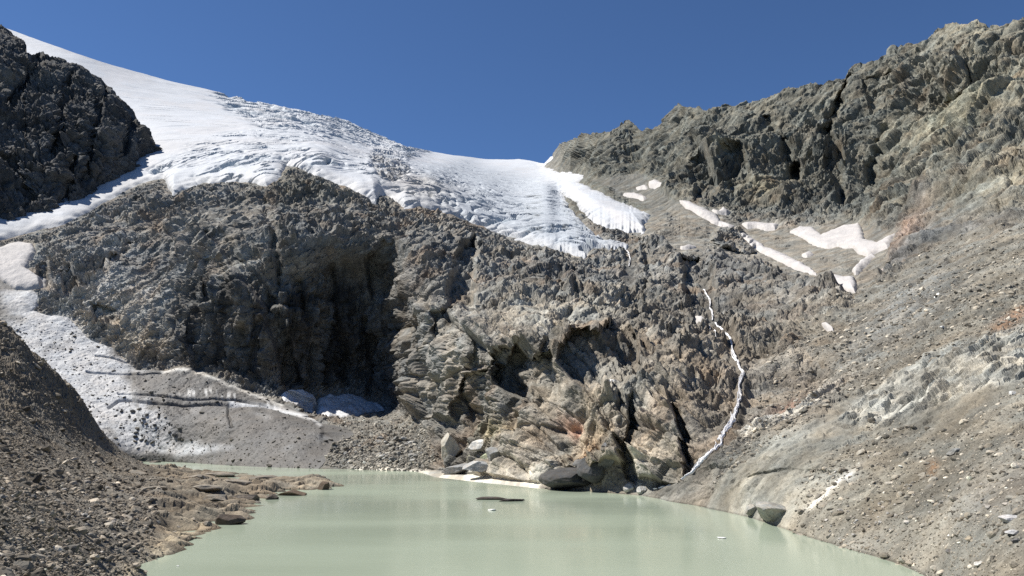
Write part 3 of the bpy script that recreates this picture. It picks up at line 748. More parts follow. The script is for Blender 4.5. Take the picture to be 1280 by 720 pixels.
# snow patches, twice as fine as the ground beneath
for (nm, lab, poly), sd in zip(SNOW, ssd):
    p = np.array(poly, float)
    blk = nm == 'snow_block'
    gx = np.arange(max(p[:, 0].min() - 5, PX0), p[:, 0].max() + 5, .5); gy = np.arange(p[:, 1].min() - 5, p[:, 1].max() + 5, .5)
    X, Yp = np.meshgrid(gx, gy)
    B = surf(X, Yp, BASE); N_ = surf(X, Yp, NRM); E = B
    s = sdist(p, X + 1.6 * gn(E, 9, 141) + 1.2 * gn(E, 3.5, 142), Yp + 1.1 * gn(E, 9, 143) + .9 * gn(E, 3.5, 144))
    far = np.clip(B[..., 1].mean() / 400, .5, 1.4)
    h = (2.4 if blk else 1.3) * (1 - np.exp(-np.clip(s, 0, 99) / (2.2 if blk else 2.2))) * far + .3 - 2.2 * sstep(.4, -3, s) + (.7 if blk else .3) * fbm(B, 6, 4, .6, 145)
    V = B + N_ * h[..., None]
    used, fc_ = grid_faces(cells(s > -2.6))
    c = np.empty(V.shape); c[:] = (.43, .412, .395) if not blk else (.66, .68, .70)
    c = paint(c, sstep(-.1, .5, fbm(B, 9, 5, .6, 146)) * .7, (.50, .47, .44))
    c = paint(c, sstep(.25, .6, gn(B, 2.0, 147)) * sstep(6, 1, s) * .6, (.33, .31, .28))
    c = paint(c, sstep(2.0, 0, s) * .4, (.45, .42, .38))
    mesh_obj(nm, V.reshape(-1, 3)[used], fc_, M_SNOW, c.reshape(-1, 3)[used], True, label=lab, category='snow patch')

# ------------------------------------------------------------------ left peak in front of the glacier
PK = [(-260, 420, 330), (-260, 250, 420), (-260, 100, 510), (-260, -20, 600), (-100, 340, 410), (-100, 200, 480), (-100, 60, 600),
      (0, 292, 494), (0, 230, 522), (0, 150, 570), (0, 90, 620), (0, 36, 690), (60, 280, 518), (60, 200, 555), (60, 130, 610), (60, 70, 690),
      (104, 262, 552), (104, 190, 582), (104, 130, 630), (104, 85, 705), (140, 240, 588), (140, 190, 606), (140, 115, 690), (170, 220, 632), (170, 180, 645), (170, 150, 685), (196, 195, 680), (196, 180, 690)]
PKT = TPS([(a / 100, b / 100) for a, b, _ in PK], [math.log(c) for *_, c in PK])
kt = [(-260, -30), (-100, 0), (0, 33), (14, 40), (31, 55), (34, 60), (25, 66), (54, 69), (80, 76), (104, 85), (125, 99), (142, 115), (158, 134), (172, 150), (183, 163), (192, 177), (197, 186)]
kt = [(a, b) for a, b in kt if (a, b) not in ((34, 60),)]
kb = [(-260, 440), (-100, 345), (0, 292), (40, 284), (79, 276), (104, 262), (122, 252), (134, 243), (148, 240), (165, 232), (178, 222), (188, 208), (197, 190)]
kpx = np.arange(-250, 197.01, .8)
ktl = np.interp(kpx, *zip(*kt)) + 2.2 * fbm(np.stack([kpx, 0 * kpx, 0 * kpx], -1), 14, 3, .6, 151); kbl = np.interp(kpx, *zip(*kb)) + 1
nr = 330
kv = np.linspace(0, 1, nr)[:, None]
KX = np.broadcast_to(kpx, (nr, len(kpx))).copy(); KY = ktl[None] + (kbl + 5 - ktl)[None] * kv
KD = np.exp(PKT(np.stack([KX, KY], -1) / 100))
kw = KX + 6 * gn(at(KX, KY, KD), 30, 152)
for line, w, a in (([(92, 95), (78, 140), (66, 190)], 6, 16), ([(50, 70), (30, 110), (10, 130)], 7, 16), ([(130, 110), (118, 160), (108, 220)], 6, 14), ([(160, 150), (150, 200)], 5, 12), ([(10, 200), (40, 250)], 8, 10), ([(90, 200), (80, 250)], 5, 12)):
    KD = KD + a * np.exp(-(ldist(line, kw, KY) / w) ** 2)
KB = at(KX, KY, KD); KN = normals(blur(KB, 8))
kq = KB + np.stack([gn(KB, 30, 153), gn(KB, 30, 154), gn(KB, 30, 155)], -1) * 9
KVERT = aniso((.2, .2, 1), 2.4)
kd = 4 * fbm(kq, 80, 2, .5, 156, True) + 4 * facet(kq, 38, 157, .9, KVERT) + 6 * block(kq, 26, 321, .9, 9, (.7, 1.2, 1.2), JOINTS * [-1, 1, 1]) + 4.2 * block(kq, 11, 322, 1.0, 8, (.6, 1.2, 1.2), JOINTS * [-1, 1, 1]) + 2.6 * block(KB, 4.8, 323, 1.1, 6, (.6, 1.2, 1.2), JOINTS * [-1, 1, 1]) + .7 * facet(KB, 3, 160, 1.2) + .4 * gn(KB, 1.6, 161)
kd *= .45 + .55 * sstep(2, 26, KY - ktl[None])
edge = sstep(0, 10, KX[:, -1:] - KX) * (.3 + .7 * sstep(0, 14, kbl[None] - KY))
KP = KB + KN * (kd * (.25 + .75 * edge))[..., None]
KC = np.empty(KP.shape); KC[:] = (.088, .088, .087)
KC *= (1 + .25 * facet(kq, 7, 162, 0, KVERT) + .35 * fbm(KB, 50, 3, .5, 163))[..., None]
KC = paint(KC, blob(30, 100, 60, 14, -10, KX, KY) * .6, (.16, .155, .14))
k = np.arange(18, 0, -1)[:, None]
back = np.repeat(KP[:1], 18, 0).copy(); back[..., 1] += k * 6; back[..., 0] *= back[..., 1] / (back[..., 1] - k * 6); back[..., 2] -= k * 6 * .9
foot = np.repeat(KP[-1:], 8, 0).copy(); j = np.arange(1, 9)[:, None]; foot[..., 1] += j * 9; foot[..., 2] -= j * 5
KF = np.concatenate([back, KP, foot])
side = np.repeat(KF[:, -1:], 12, 1).copy(); i = np.arange(1, 13)[None]; side[..., 1] += i * 7; side[..., 0] *= (side[..., 1] / (side[..., 1] - i * 7)); side[..., 0] -= i * 5
KF = np.concatenate([KF, side], 1)
KC = np.concatenate([np.repeat(KC[:1], 18, 0), KC, np.repeat(KC[-1:], 8, 0)]); KC = np.concatenate([KC, np.repeat(KC[:, -1:], 12, 1)], 1)
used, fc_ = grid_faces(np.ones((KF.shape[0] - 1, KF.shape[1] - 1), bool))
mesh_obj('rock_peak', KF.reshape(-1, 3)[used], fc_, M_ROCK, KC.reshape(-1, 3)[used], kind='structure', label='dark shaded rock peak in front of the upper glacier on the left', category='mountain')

# ------------------------------------------------------------------ left moraine and its low spit of ledges
MO = []   # x, y, z
def mz(px, py, Y): p = at(px, py, Y); MO.append(tuple(p))
def msh(px, py, z=0.0):
    Y = float(shoreY(py)); p = at(px, py, Y); MO.append((p[0], p[1], z))
for px, rows in {-250: [(560, 45), (520, 70), (480, 90), (400, 140), (330, 185)], -120: [(640, 45), (590, 65), (520, 105), (440, 145), (370, 190)],
                 0: [(720, 40), (680, 52), (640, 68), (600, 92), (570, 118), (520, 150), (460, 175), (402, 195)], 30: [(426, 198)], 60: [(715, 52), (660, 78), (620, 105), (580, 138), (545, 165), (500, 185), (455, 202)],
                 90: [(490, 207)], 110: [(700, 72), (650, 98), (615, 130), (590, 158), (565, 185), (540, 205), (516, 214)], 130: [(545, 222)], 142: [(566, 240)], 160: [(690, 85), (655, 105), (620, 138), (600, 165), (582, 205)], 200: [(645, 119), (615, 152), (598, 185)]}.items():
    for py, Y in rows: mz(px, py, Y)
for px, py in ((150, 722), (168, 712), (200, 699), (226, 687), (246, 670), (268, 660), (306, 652), (312, 640), (300, 632), (345, 623), (352, 617), (385, 614), (412, 611), (412, 605), (385, 601), (350, 599), (300, 593), (262, 591), (212, 586), (170, 579), (150, 577)):
    msh(px, py)
for px, py in ((150, 745), (215, 715), (260, 690), (300, 668), (350, 645), (390, 630), (440, 616), (440, 603), (400, 595), (300, 587), (220, 580)):
    msh(px, py, -1.6)
for px, py, z in ((300, 610, .9), (350, 608, .7), (250, 625, .9), (260, 606, 1.2), (380, 607, .6), (225, 662, .5)):
    Y = float(shoreY(py)); p = at(px, py, Y * (1 - z / CAM_H)); MO.append((p[0], p[1], z))
for px, Y, z in ((0, 260, 26), (60, 265, 16), (100, 270, 8), (130, 280, 2), (-250, 260, 48), (0, 330, 8), (100, 330, -2), (150, 350, -4)):
    MO.append(((px - 640) / F * Y, Y, z))
MO = np.array(MO)
HT = TPS(MO[:, :2] / 50, MO[:, 2], 2e-3)
mpx = np.arange(-250, 450, 1.0)
mY = np.exp(np.linspace(math.log(26), math.log(330), 760))
MX = (mpx[None] - 640) / F * mY[:, None] * (1 / CP); MY = np.broadcast_to(mY[:, None], MX.shape)
ccx = np.linspace(0, len(mpx) - 1, 120).astype(int); ccy = np.linspace(0, len(mY) - 1, 130).astype(int)
cz = HT(np.stack([MX[np.ix_(ccy, ccx)], MY[np.ix_(ccy, ccx)]], -1) / 50)
gi = np.interp(np.arange(len(mpx)), ccx, np.arange(120)); gj = np.interp(np.arange(len(mY)), ccy, np.arange(130))
MZ = upsample(cz, np.broadcast_to(gi[None], MX.shape), np.broadcast_to(gj[:, None], MX.shape))
MB_ = np.stack([MX, MY, MZ], -1)
MPX, MPY = pix(MB_)
flat = sstep(4.5, 1.5, MZ) * sstep(170, 215, MPX)
ledge_q = MB_ + np.stack([gn(MB_, 9, 171), gn(MB_, 9, 172), 0 * MX], -1) * 2.5
led = facet(ledge_q, 7, 173, .5, aniso((1, .25, 0), 2.6)) + .5 * facet(ledge_q, 3, 174, .7, aniso((1, .25, 0), 2)) + .6 * gn(ledge_q, 5, 175)
led = led * 1.9 + .12 * fbm(MB_, 2, 3, .6, 176)
grav = .5 * fbm(MB_, 14, 3, .5, 177) + .16 * fbm(MB_, 2.2, 3, .6, 178) + .10 * facet(MB_, .9, 179, 1.2) + .06 * facet(MB_, .45, 180, 1.2)
upslope = sstep(8, 22, MZ)
grav = grav * (1 + 1.6 * upslope) + 1.6 * upslope * gn(MB_ @ aniso((.6, -.35, -.6), 5), 5, 185) + 0.6 * upslope * facet(MB_ @ aniso((.5, -.5, -.5), 2), 9, 181, .8)
shore_d = sstep(-.6, .6, MZ)
MB_[..., 2] += mix(grav, led, flat) * (.35 + .65 * shore_d)
MCc = np.empty(MB_.shape); MCc[:] = (.175, .162, .143)
MCc = paint(MCc, upslope * .6, (.135, .125, .11))
MCc = paint(MCc, flat, (.19, .168, .138))
MCc *= (1 + .3 * fbm(MB_, 10, 4, .55, 182) + .22 * facet(MB_, .8, 183, 0) * (1 - flat) + .25 * flat * led)[..., None]
sand = blob(225, 672, 40, 16, -30, MPX, MPY) + blob(180, 706, 36, 10, -25, MPX, MPY)
MCc = paint(MCc, np.clip(sand * 1.2, 0, 1) * sstep(-.3, .35, gn(MB_, 6, 184) + .25), (.40, .355, .275))
MCc = paint(MCc, sstep(.35, .0, MB_[..., 2]) * flat * .75, (.075, .06, .045))
tip = blob(392, 608, 30, 5, 0, MPX, MPY); MCc = paint(MCc, tip * .7 * sstep(.15, .45, MB_[..., 2]), (.42, .38, .31))
MCc = np.clip(MCc * np.array([1.0, .955, .88]), .03, .6)
used, fc_ = grid_faces(cells(MB_[..., 2] > -1.8))
mesh_obj('moraine', MB_.reshape(-1, 3)[used], fc_, M_GRAVEL, MCc.reshape(-1, 3)[used], kind='structure', label='brown stony moraine bank with low rock ledges along the left shore', category='ground')

# ------------------------------------------------------------------ lake
gx = np.linspace(-420, 320, 3); gy = np.linspace(12, 460, 3)
X, Yp = np.meshgrid(gx, gy)
mw, nt, b = material('milky_water', .2, .5)
L = nt.links.new
geo = node(nt, 'ShaderNodeNewGeometry')
n = node(nt, 'ShaderNodeTexNoise', Scale=.02, Detail=4.0); L(geo.outputs['Position'], n.inputs['Vector'])
r = node(nt, 'ShaderNodeValToRGB')
r.color_ramp.elements[0].position = .3; r.color_ramp.elements[0].color = (.308, .358, .274, 1)
r.color_ramp.elements[1].position = .7; r.color_ramp.elements[1].color = (.343, .394, .303, 1)
L(n.outputs['Fac'], r.inputs['Fac']); L(r.outputs['Color'], b.inputs['Base Color'])
mp = node(nt, 'ShaderNodeMapping'); mp.inputs['Scale'].default_value = (.35, 1.2, 1)
L(geo.outputs['Position'], mp.inputs['Vector'])
n2 = node(nt, 'ShaderNodeTexNoise', Scale=.9, Detail=4.0, Roughness=.6); L(mp.outputs['Vector'], n2.inputs['Vector'])
bp = node(nt, 'ShaderNodeBump', Strength=.05, Distance=.4); L(n2.outputs['Fac'], bp.inputs['Height']); L(bp.outputs['Normal'], b.inputs['Normal'])
nr_ = node(nt, 'ShaderNodeTexNoise', Scale=.03, Detail=3.0); L(mp.outputs['Vector'], nr_.inputs['Vector'])
rr = node(nt, 'ShaderNodeMapRange'); rr.inputs['From Min'].default_value = .35; rr.inputs['From Max'].default_value = .65
rr.inputs['To Min'].default_value = .07; rr.inputs['To Max'].default_value = .24
L(nr_.outputs['Fac'], rr.inputs['Value']); L(rr.outputs['Result'], b.inputs['Roughness'])
b.inputs['IOR'].default_value = 1.33
used, fc_ = grid_faces(np.ones((2, 2), bool))
mesh_obj('lake_water', np.stack([X, Yp, 0 * X], -1).reshape(-1, 3)[used], fc_[:, ::-1], mw, kind='structure', label='milky pale green glacial lake', category='lake')

# ------------------------------------------------------------------ streams down the rock
def stream(lab, strands, off=.6):
    """braided white water: every strand of a fall is several thin, broken threads"""
    V, Fq, nv = [], [], 0
    sd = 0
    for line, wid in strands:
        line = np.array(line, float)
        seg = np.r_[0, np.cumsum(np.hypot(*np.diff(line, axis=0).T))]
        t = np.arange(0, seg[-1], .6)
        lx = np.interp(t, seg, line[:, 0]); ly = np.interp(t, seg, line[:, 1])
        wide = np.interp(t, seg, wid)
        q0 = np.stack([lx, ly, 0 * lx], -1)
        lx = lx + 2.2 * gn(q0, 14, 191) + 1.2 * gn(q0, 5, 192)
        for k_ in range(max(1, int(round(1.0 * max(wid))))):
            sd += 1
            tq_ = np.stack([t, 0 * t + 17.3 * sd, 0 * t], -1)
            ox = wide * (1.25 * gn(tq_, 16, 401) + .6 * gn(tq_, 5, 402)) if max(wid) > 1.3 else 0
            w = (.42 + 1.25 * gn(tq_, 6, 403)).clip(0, 1.2) * np.clip(wide / 2.2, .45, 1.0) * sstep(0, 4, t + 1) * .42
            rows = []
            for s_ in (-1, -.4, .4, 1):
                P = surf(lx + ox + s_ * w, ly)
                rows.append(P + surf(lx + ox, ly, NRM) * (off if abs(s_) < .9 else off * .35))
            V.append(np.stack(rows, 1).reshape(-1, 3))
            i_ = np.nonzero((w[:-1] > .08) & (w[1:] > .08))[0]
            for j_ in range(3):
                Fq.append(np.stack([i_ * 4 + j_, (i_ + 1) * 4 + j_, (i_ + 1) * 4 + j_ + 1, i_ * 4 + j_ + 1], -1) + nv)
            nv += len(t) * 4
    return mesh_obj('waterfall', np.concatenate(V), np.concatenate(Fq), M_FOAM, (.84, .83, .82), True, label=lab, category='waterfall')

stream('long white stream dropping in steps down the rock to the lake on the right', [
    ([(893, 405), (903, 415), (911, 426), (915, 440), (922, 452), (927, 466), (924, 480), (924, 496), (920, 510), (917, 522), (908, 538), (900, 552), (895, 566)], [1.5, 2, 2.5, 4, 3, 4, 2, 3, 3.5, 5, 6, 7, 5]),
    ([(911, 500), (913, 520), (906, 542)], [1, 1.5, 1.5]),
    ([(895, 564), (880, 576), (866, 586), (856, 594), (850, 598)], [4, 3.6, 3, 2, 1]), ([(888, 570), (868, 580), (846, 592), (815, 610)], [1.6, 1.4, 1.4, 1])])
stream('short upper waterfall in the dark cleft above the small bright snow patch', [([(879, 362), (883, 370), (887, 380), (889, 392), (890, 402)], [1.2, 2.4, 3.5, 3.5, 2]), ([(886, 408), (890, 424), (894, 436)], [1.2, 1.6, 1])])
stream('thin meltwater thread falling just below the glacier snout', [([(785, 313), (787, 322), (785, 334)], [2.2, 3, 2])])

# ------------------------------------------------------------------ stones
def ico(sub):
    t = (1 + 5 ** .5) / 2
    V = [np.array(p, float) / math.hypot(1, t) for p in ((-1, t, 0), (1, t, 0), (-1, -t, 0), (1, -t, 0), (0, -1, t), (0, 1, t), (0, -1, -t), (0, 1, -t), (t, 0, -1), (t, 0, 1), (-t, 0, -1), (-t, 0, 1))]
    Fc = [(0, 11, 5), (0, 5, 1), (0, 1, 7), (0, 7, 10), (0, 10, 11), (1, 5, 9), (5, 11, 4), (11, 10, 2), (10, 7, 6), (7, 1, 8), (3, 9, 4), (3, 4, 2), (3, 2, 6), (3, 6, 8), (3, 8, 9), (4, 9, 5), (2, 4, 11), (6, 2, 10), (8, 6, 7), (9, 8, 1)]
    for _ in range(sub):
        mid, F2 = {}, []
        def m(a, b_):
            k_ = (min(a, b_), max(a, b_))
            if k_ not in mid:
                p = V[a] + V[b_]; V.append(p / np.linalg.norm(p)); mid[k_] = len(V) - 1
            return mid[k_]
        for a, b_, c in Fc:
            x, y, z = m(a, b_), m(b_, c), m(c, a)
            F2 += [(a, x, z), (b_, y, x), (c, z, y), (x, y, z)]
        Fc = F2
    return np.array(V), np.array(Fc)
ICO = {k_: ico(k_) for k_ in (0, 1, 2, 3, 4)}

def stone_shape(seed, sub, planes=13, rough=.05):
    """angular block: a sphere cut by random planes, roughened"""
    g = np.random.default_rng(seed)
    V, Fc = ICO[sub]
    n_ = g.normal(size=(planes, 3)); n_ /= np.linalg.norm(n_, axis=1, keepdims=True)
    d = g.uniform(.5, .85, planes)
    dots = np.maximum(V @ n_.T, 1e-3)
    rad = np.minimum((d / dots).min(1), 1.0)
    P = V * rad[:, None]
    if rough: P = P * (1 + rough * fbm(P, .7, 3, .6, seed % 97)[:, None])
    return P, Fc

def rotm(g, flat=True):
    a = g.uniform(0, 2 * math.pi); t1, t2 = g.normal(0, .25, 2)
    ca, sa = math.cos(a), math.sin(a)
    Rz = np.array([[ca, -sa, 0], [sa, ca, 0], [0, 0, 1]])
    Rx = np.array([[1, 0, 0], [0, math.cos(t1), -math.sin(t1)], [0, math.sin(t1), math.cos(t1)]])
    Ry = np.array([[math.cos(t2), 0, math.sin(t2)], [0, 1, 0], [-math.sin(t2), 0, math.cos(t2)]])
    return Rz @ Rx @ Ry

def moraine_pt(px, py):
    """nearest visible moraine vertex at a pixel"""
    d = (MPX2 - px) ** 2 + (MPY2 - py) ** 2
    i = np.argsort(d)[:1]
    return MFLAT[i[0]]

MFLAT = MB_.reshape(-1, 3)[::3]
MPX2, MPY2 = pix(MFLAT)

def scatter(name, lab, P, S, cols, seed, mat=M_STONE, **props):
    """loose small stones, too many to count, as one object"""
    g = np.random.default_rng(seed)
    protos = [stone_shape(900 + i, 1, 10, 0) for i in range(8)]
    V0 = np.stack([p[0] for p in protos]); Fc = protos[0][1]
    n_ = len(P); nv = V0.shape[1]
    kind = g.integers(0, 8, n_)
    ang = g.uniform(0, 2 * math.pi, n_); ca, sa = np.cos(ang), np.sin(ang)
    W = V0[kind] * np.stack([g.uniform(.8, 1.3, n_), g.uniform(.7, 1.1, n_), g.uniform(.45, .8, n_)], -1)[:, None]
    X = W[..., 0] * ca[:, None] - W[..., 1] * sa[:, None]; Y_ = W[..., 0] * sa[:, None] + W[..., 1] * ca[:, None]
    tl = g.normal(0, .35, n_)[:, None]
    Z = W[..., 2] + X * tl
    V = np.stack([X, Y_, Z], -1) * S[:, None, None] + P[:, None]
    Fq = (Fc[None] + (np.arange(n_) * nv)[:, None, None]).reshape(-1, 3)
    t = np.repeat(np.array([[1.0, .95, .86]]) * cols * np.exp(g.normal(0, .42, n_))[:, None], nv, 0)
    return mesh_obj(name, V.reshape(-1, 3), Fq, mat, np.clip(t, .02, .7), label=lab, kind='stuff', category=props.get('category', 'stones'))

# left bank
n_ = 26000
sel = (MFLAT[:, 2] > -.05) & (MPX2 > -120) & (MPX2 < 330) & (MPY2 < 760)
cand = np.nonzero(sel)[0]
fl = flat.reshape(-1)[::3][cand]
pr = np.where(fl > .5, .06, 1.0) / (1 + (MFLAT[cand, 1] / 160) ** 2)
idx = rng.choice(cand, n_, p=pr / pr.sum())
S = .10 * (1 - rng.uniform(0, .995, n_)) ** -.42 * np.clip(MFLAT[idx, 1] / 80, .7, 1.6); S = np.minimum(S, 1.1)
scatter('gravel', 'loose angular gravel and stones on the left moraine', MFLAT[idx] + rng.normal(0, .12, (n_, 3)) * [1, 1, .2], S, np.array([[.19, .175, .155]]) * np.ones((n_, 1)), 5)
# right slope
def scatter_master(poly, n_, seed):
    p = np.array(poly, float); out = []
    g = np.random.default_rng(seed)
    while sum(map(len, out)) < n_:
        q = g.uniform(p.min(0), p.max(0), (n_ * 2, 2))
        out.append(q[sdist(p, q[:, 0], q[:, 1]) > 0])
    return np.concatenate(out)[:n_]
q = scatter_master([(985, 668), (1000, 600), (1100, 520), (1180, 540), (1285, 470), (1300, 730), (1170, 730), (1080, 700)], 4500, 11)
q2 = scatter_master([(960, 440), (1060, 370), (1180, 300), (1300, 280), (1300, 410), (1130, 460), (1040, 510), (900, 600), (880, 620), (920, 540)], 6000, 12)
q = np.concatenate([q, q2]); P = surf(q[:, 0], q[:, 1])
S = .10 * (1 - rng.uniform(0, .995, len(q))) ** -.42 * np.clip(P[:, 1] / 100, .7, 2.2); S = np.minimum(S, .9)
scatter('scree', 'loose grey and brown stones on the right scree slope', P, S, np.array([[.24, .228, .205]]) * np.ones((len(q), 1)), 6)
q = scatter_master(RUBBLE[:-1], 3500, 13); P = surf(q[:, 0], q[:, 1])
S = .32 * (1 - rng.uniform(0, .99, len(q))) ** -.35; S = np.minimum(S, 1.3)
scatter('rubble', 'loose grey rubble at the foot of the dark wall', P, S, np.array([[.24, .235, .22]]) * np.ones((len(q), 1)), 7)
q = scatter_master(TONGUE, 2600, 14); q = q[q[:, 1] > 400]; P = surf(q[:, 0], q[:, 1], TG)
S = .22 * (1 - rng.uniform(0, .99, len(q))) ** -.4; S = np.minimum(S, 1.1)
scatter('debris', 'dark stones strewn over the dirty ice tongue', P, S, np.array([[.13, .125, .115]]) * np.ones((len(q), 1)), 8)

# boulders one can point to
def boulder(px, py, w_px, h_px, lab, rgb, seed, where='rock', name='boulder', cat='boulder', group=None, sub=4, depth=1.0, planes=13, sink=.3, roll=0):
    g = np.random.default_rng(seed)
    if where == 'rock': p = surf(px, py)
    elif where == 'ice': p = surf(px, py, TG)
    elif where == 'lake': p = at(px, py, float(shoreY(py)))
    else: p = moraine_pt(px, py)
    m_px = p[1] / F / CP
    P, Fc = stone_shape(seed, sub, planes, .06)
    ext = P.max(0) - P.min(0)
    P = (P - (P.max(0) + P.min(0)) / 2) / ext
    yaw = g.uniform(-.5, .5); c, s = math.cos(yaw), math.sin(yaw)
    P = P * np.array([w_px, w_px * depth, h_px]) * m_px
    if roll:
        cr, sr = math.cos(R(roll)), math.sin(R(roll)); P = P @ np.array([[cr, 0, -sr], [0, 1, 0], [sr, 0, cr]]).T
    P = P @ np.array([[1, s * .4, 0], [-s * .4, 1, 0], [0, 0, 1]])
    H = h_px * m_px
    col = np.array(rgb) * (1 + .3 * fbm(P, max(H, .3) * .6, 3, .6, seed % 89))[:, None]
    o = mesh_obj(name, P, Fc, M_STONE, np.clip(col, .02, .75), sub > 9, label=lab, category=cat)
    o.location = (p[0], p[1], p[2] + H * (.5 - sink))
    if group: o['group'] = group
    return o

B = boulder
B(557, 568, 26, 40, 'tall pale boulder standing on the shore rubble at the foot of the rock wall', (.44, .41, .35), 201, sink=.18)
B(590, 557, 26, 14, 'flat pale slab perched on smaller boulders right of the tall pale boulder', (.50, .49, .46), 202, sink=.05, roll=10)
B(600, 570, 22, 16, 'greenish boulder under the perched pale slab', (.30, .32, .22), 203)
B(580, 570, 16, 14, 'mossy brown block under the left end of the perched pale slab', (.20, .20, .13), 204)
B(621, 570, 28, 20, 'grey wedge-shaped boulder right of the greenish boulder', (.23, .23, .22), 205, roll=15)
B(572, 587, 46, 12, 'low dark grey slab at the back of the silt beach', (.25, .25, .245), 206, sink=.25, roll=8)
B(604, 588, 44, 14, 'long pale grey slab lying at the back of the silt beach', (.36, .355, .34), 207, sink=.3)
B(716, 600, 78, 26, 'low dark slab at the water right of the silt beach, leftmost of the dark slabs', (.07, .068, .065), 208, sink=.45, planes=8)
B(741, 592, 34, 30, 'dark grey upright slab at the water below the orange rock', (.085, .084, .082), 209, roll=-15, planes=8, sink=.45)
B(770, 590, 32, 34, 'dark tilted slab with flat light face, right of the other dark slabs', (.13, .13, .13), 210, roll=20, planes=8)
B(728, 580, 30, 16, 'small dark ledge block above the dark slabs', (.13, .126, .12), 211, planes=8)
B(786, 612, 14, 12, 'pale broken boulder at the water right of the dark slabs', (.38, .37, .35), 212)
B(800, 613, 12, 10, 'small light boulder at the water beside the pale broken boulder', (.40, .39, .37), 213)
B(766, 480, 12, 5, 'small white stone lying on the brown rock shelf under the cave', (.62, .6, .56), 214)
B(968, 643, 56, 24, 'low smooth slab of rock half sunk in the right shore', (.27, .262, .235), 215, roll=-14, sink=.45, planes=8)
B(942, 638, 18, 14, 'light boulder at the shore left of the smooth slab boulder', (.28, .27, .24), 216, sink=.5)
B(1263, 650, 26, 9, 'pale flat boulder high on the right bank beside the frame edge', (.42, .41, .40), 217)
B(1266, 668, 18, 7, 'pale flat boulder below the larger one at the right frame edge', (.40, .39, .38), 218)
B(1224, 707, 12, 7, 'pale rounded boulder near the bottom right corner with a dark shadow', (.44, .42, .38), 219)
B(1188, 691, 7, 5, 'small dark boulder on the bare brown patch of the right bank', (.16, .15, .14), 220)
B(1214, 676, 11, 7, 'brown boulder on the upper edge of the bare patch on the right bank', (.25, .22, .17), 221)
B(1270, 678, 10, 6, 'dark boulder under the pale flat boulders at the right frame edge', (.13, .125, .12), 222)
B(1190, 565, 18, 8, 'dark slab half buried in the scree on the right', (.2, .2, .19), 223, roll=15)
B(1178, 410, 6, 3.5, 'small white boulder alone on the upper grey scree', (.5, .49, .46), 224)
B(1266, 491, 9, 6, 'white boulder below the pale slabs on the right', (.5, .49, .46), 225)
B(1104, 337, 9, 5, 'pale pinkish boulder on the brown debris beneath the red rock', (.48, .41, .36), 226)
B(1067, 378, 6, 4, 'small dark boulder below the basin snow wedge', (.12, .115, .11), 227)
B(288, 655, 36, 17, 'dark angular block at the water edge of the left bank', (.085, .068, .055), 231, 'lake', sink=.3, depth=.6)
B(404, 612, 14, 15, 'dark rock at the very tip of the left spit', (.10, .075, .055), 232, 'lake', sink=.35)
B(365, 619, 36, 9, 'low dark wet ledge on the near side of the left spit', (.12, .09, .065), 233, 'lake', sink=.3, depth=.5)
B(303, 626, 40, 11, 'dark wet ledge in the middle of the left spit', (.12, .105, .09), 234, 'lake', sink=.3, depth=.5)
B(340, 624, 16, 9, 'small dark rock beside the middle ledge of the left spit', (.10, .085, .07), 235, 'lake', sink=.3)
B(330, 600, 36, 8, 'rounded brown ledge on the far side of the left spit', (.2, .175, .145), 236, 'lake', sink=.3, depth=.5)
B(245, 640, 26, 9, 'brown ledge block at the landward end of the left spit', (.2, .18, .15), 237, 'bank', sink=.3)
B(90, 689, 14, 11, 'dark boulder on the gravel near the lower left corner', (.13, .12, .105), 238, 'bank')
B(193, 578, 14, 6, 'small dark boulder on the far end of the left bank', (.12, .105, .09), 239, 'bank')
for i, (px, py, w) in enumerate(((168, 592, 40), (205, 602, 44), (240, 597, 34), (276, 596, 40), (256, 612, 40), (225, 620, 44), (296, 604, 38), (190, 612, 40), (270, 622, 30))):
    B(px, py, w, 8, 'low rounded brown rock ledge of the left spit between bank and water', (.22, .195, .16), 250 + i, 'bank', 'rock_ledge', 'rock ledge', 'low brown ledges of the left spit', sub=3, depth=.5, sink=.45)
B(615, 624.5, 40, 5, 'dark narrow rock bar lying low in the middle of the lake', (.075, .065, .055), 261, 'lake', 'rock_bar', 'rock', depth=.25, sink=.3)
B(640, 626.5, 32, 4, 'thin dark rock in the lake at the right end of the longer rock bar', (.07, .06, .055), 262, 'lake', 'rock_bar', 'rock', depth=.25, sink=.3)
B(615, 638, 10, 2.5, 'small white ice floe in the lake just below the dark rock bar', (.75, .77, .76), 263, 'lake', 'ice_floe', 'ice floe', depth=.6, sink=.3, sub=3)
B(902, 673, 11, 2.4, 'white ice floe floating alone near the right shore', (.75, .77, .76), 264, 'lake', 'ice_floe', 'ice floe', depth=.6, sink=.3, sub=3)
B(222, 708, 3.5, 1.6, 'tiny white ice floe near the bottom left shore', (.75, .77, .76), 265, 'lake', 'ice_floe', 'ice floe', depth=.8, sink=.3, sub=2)

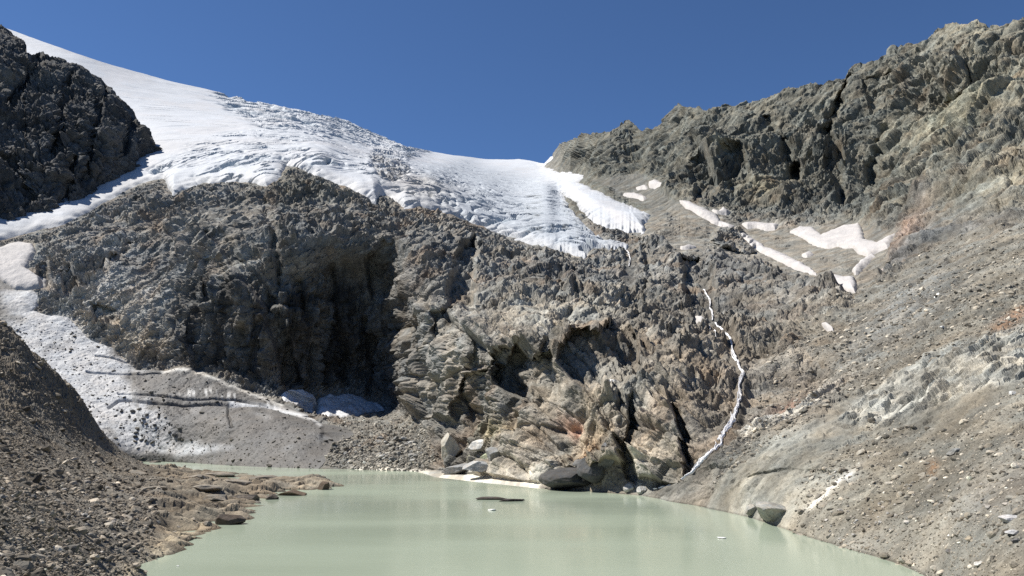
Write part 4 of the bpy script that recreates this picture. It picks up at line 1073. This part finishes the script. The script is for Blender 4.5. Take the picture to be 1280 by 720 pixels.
g = np.random.default_rng(77)
def field(n_, pts_fn, sizes, lab, group, rgb, where, seed0):
    for i in range(n_):
        px, py = pts_fn(i)
        w = float(np.clip(sizes[0] * (1 - g.uniform(0, .97)) ** -.4, sizes[0], sizes[1]))
        B(px, py, w, w * g.uniform(.5, .8), lab, np.array(rgb) * g.uniform(.65, 1.6), seed0 + i % 40, where, 'boulder', 'boulder', group, sub=2, planes=10)
qa = scatter_master([(0, 600), (60, 600), (140, 600), (190, 650), (130, 718), (0, 718)], 60, 21)
field(60, lambda i: qa[i], (3.5, 9), 'small angular stone among the gravel of the left bank', 'stones on the left bank', (.22, .205, .185), 'bank', 300)
qb = scatter_master([(1010, 660), (1100, 610), (1270, 570), (1275, 640), (1150, 655), (1090, 695)], 60, 22)
field(60, lambda i: qb[i], (3, 8), 'angular grey stone in the rubble of the lower right bank', 'stones on the lower right bank', (.28, .265, .24), 'rock', 340)
qc = scatter_master([(415, 575), (450, 545), (520, 545), (535, 580)], 45, 23)
field(45, lambda i: qc[i], (4, 10), 'grey block in the rubble between the ice tongue and the rock wall', 'blocks at the foot of the dark wall', (.25, .245, .23), 'rock', 380)
qd = scatter_master([(140, 515), (200, 520), (260, 560), (190, 560), (150, 545)], 26, 24)
field(26, lambda i: qd[i], (3, 7), 'dark stone resting on the white part of the ice tongue', 'dark stones on the white ice', (.10, .098, .092), 'ice', 420)

# ------------------------------------------------------------------ light and air
SUN = np.array([-.60, .12, .79]); SUN /= np.linalg.norm(SUN)
elev = math.asin(SUN[2]); az = math.atan2(SUN[0], SUN[1])
w = bpy.data.worlds.new('World'); scene.world = w; w.use_nodes = True
nt = w.node_tree
sky = nt.nodes.new('ShaderNodeTexSky'); sky.sky_type = 'NISHITA'; sky.sun_disc = False
sky.sun_elevation = elev; sky.sun_rotation = az
sky.altitude = 2600; sky.air_density = 1.0; sky.dust_density = .0; sky.ozone_density = 10.0
bg = nt.nodes['Background']; bg.inputs['Strength'].default_value = .072
nt.links.new(sky.outputs['Color'], bg.inputs['Color'])
ld = bpy.data.lights.new('sun', 'SUN'); ld.energy = 5.0; ld.angle = R(.5); ld.color = (1, .955, .89)
lo = bpy.data.objects.new('sun', ld); COL.objects.link(lo)
from mathutils import Vector
lo.rotation_euler = Vector(SUN).to_track_quat('Z', 'Y').to_euler()

cd = bpy.data.cameras.new('camera'); cam = bpy.data.objects.new('camera', cd); COL.objects.link(cam)
cam.location = (0, 0, CAM_H); cam.rotation_euler = (math.pi / 2 + PITCH, 0, 0)
cd.sensor_width = 36; cd.lens = 36 * F / 1280; cd.clip_start = .5; cd.clip_end = 6000
scene.camera = cam
vs = scene.view_settings
vs.view_transform = 'Standard'; vs.look = 'None'; vs.exposure = .62; vs.gamma = 1; vs.use_curve_mapping = False
scene.cycles.use_denoising = False
scene.cycles.max_bounces = 5; scene.cycles.diffuse_bounces = 2; scene.cycles.glossy_bounces = 2
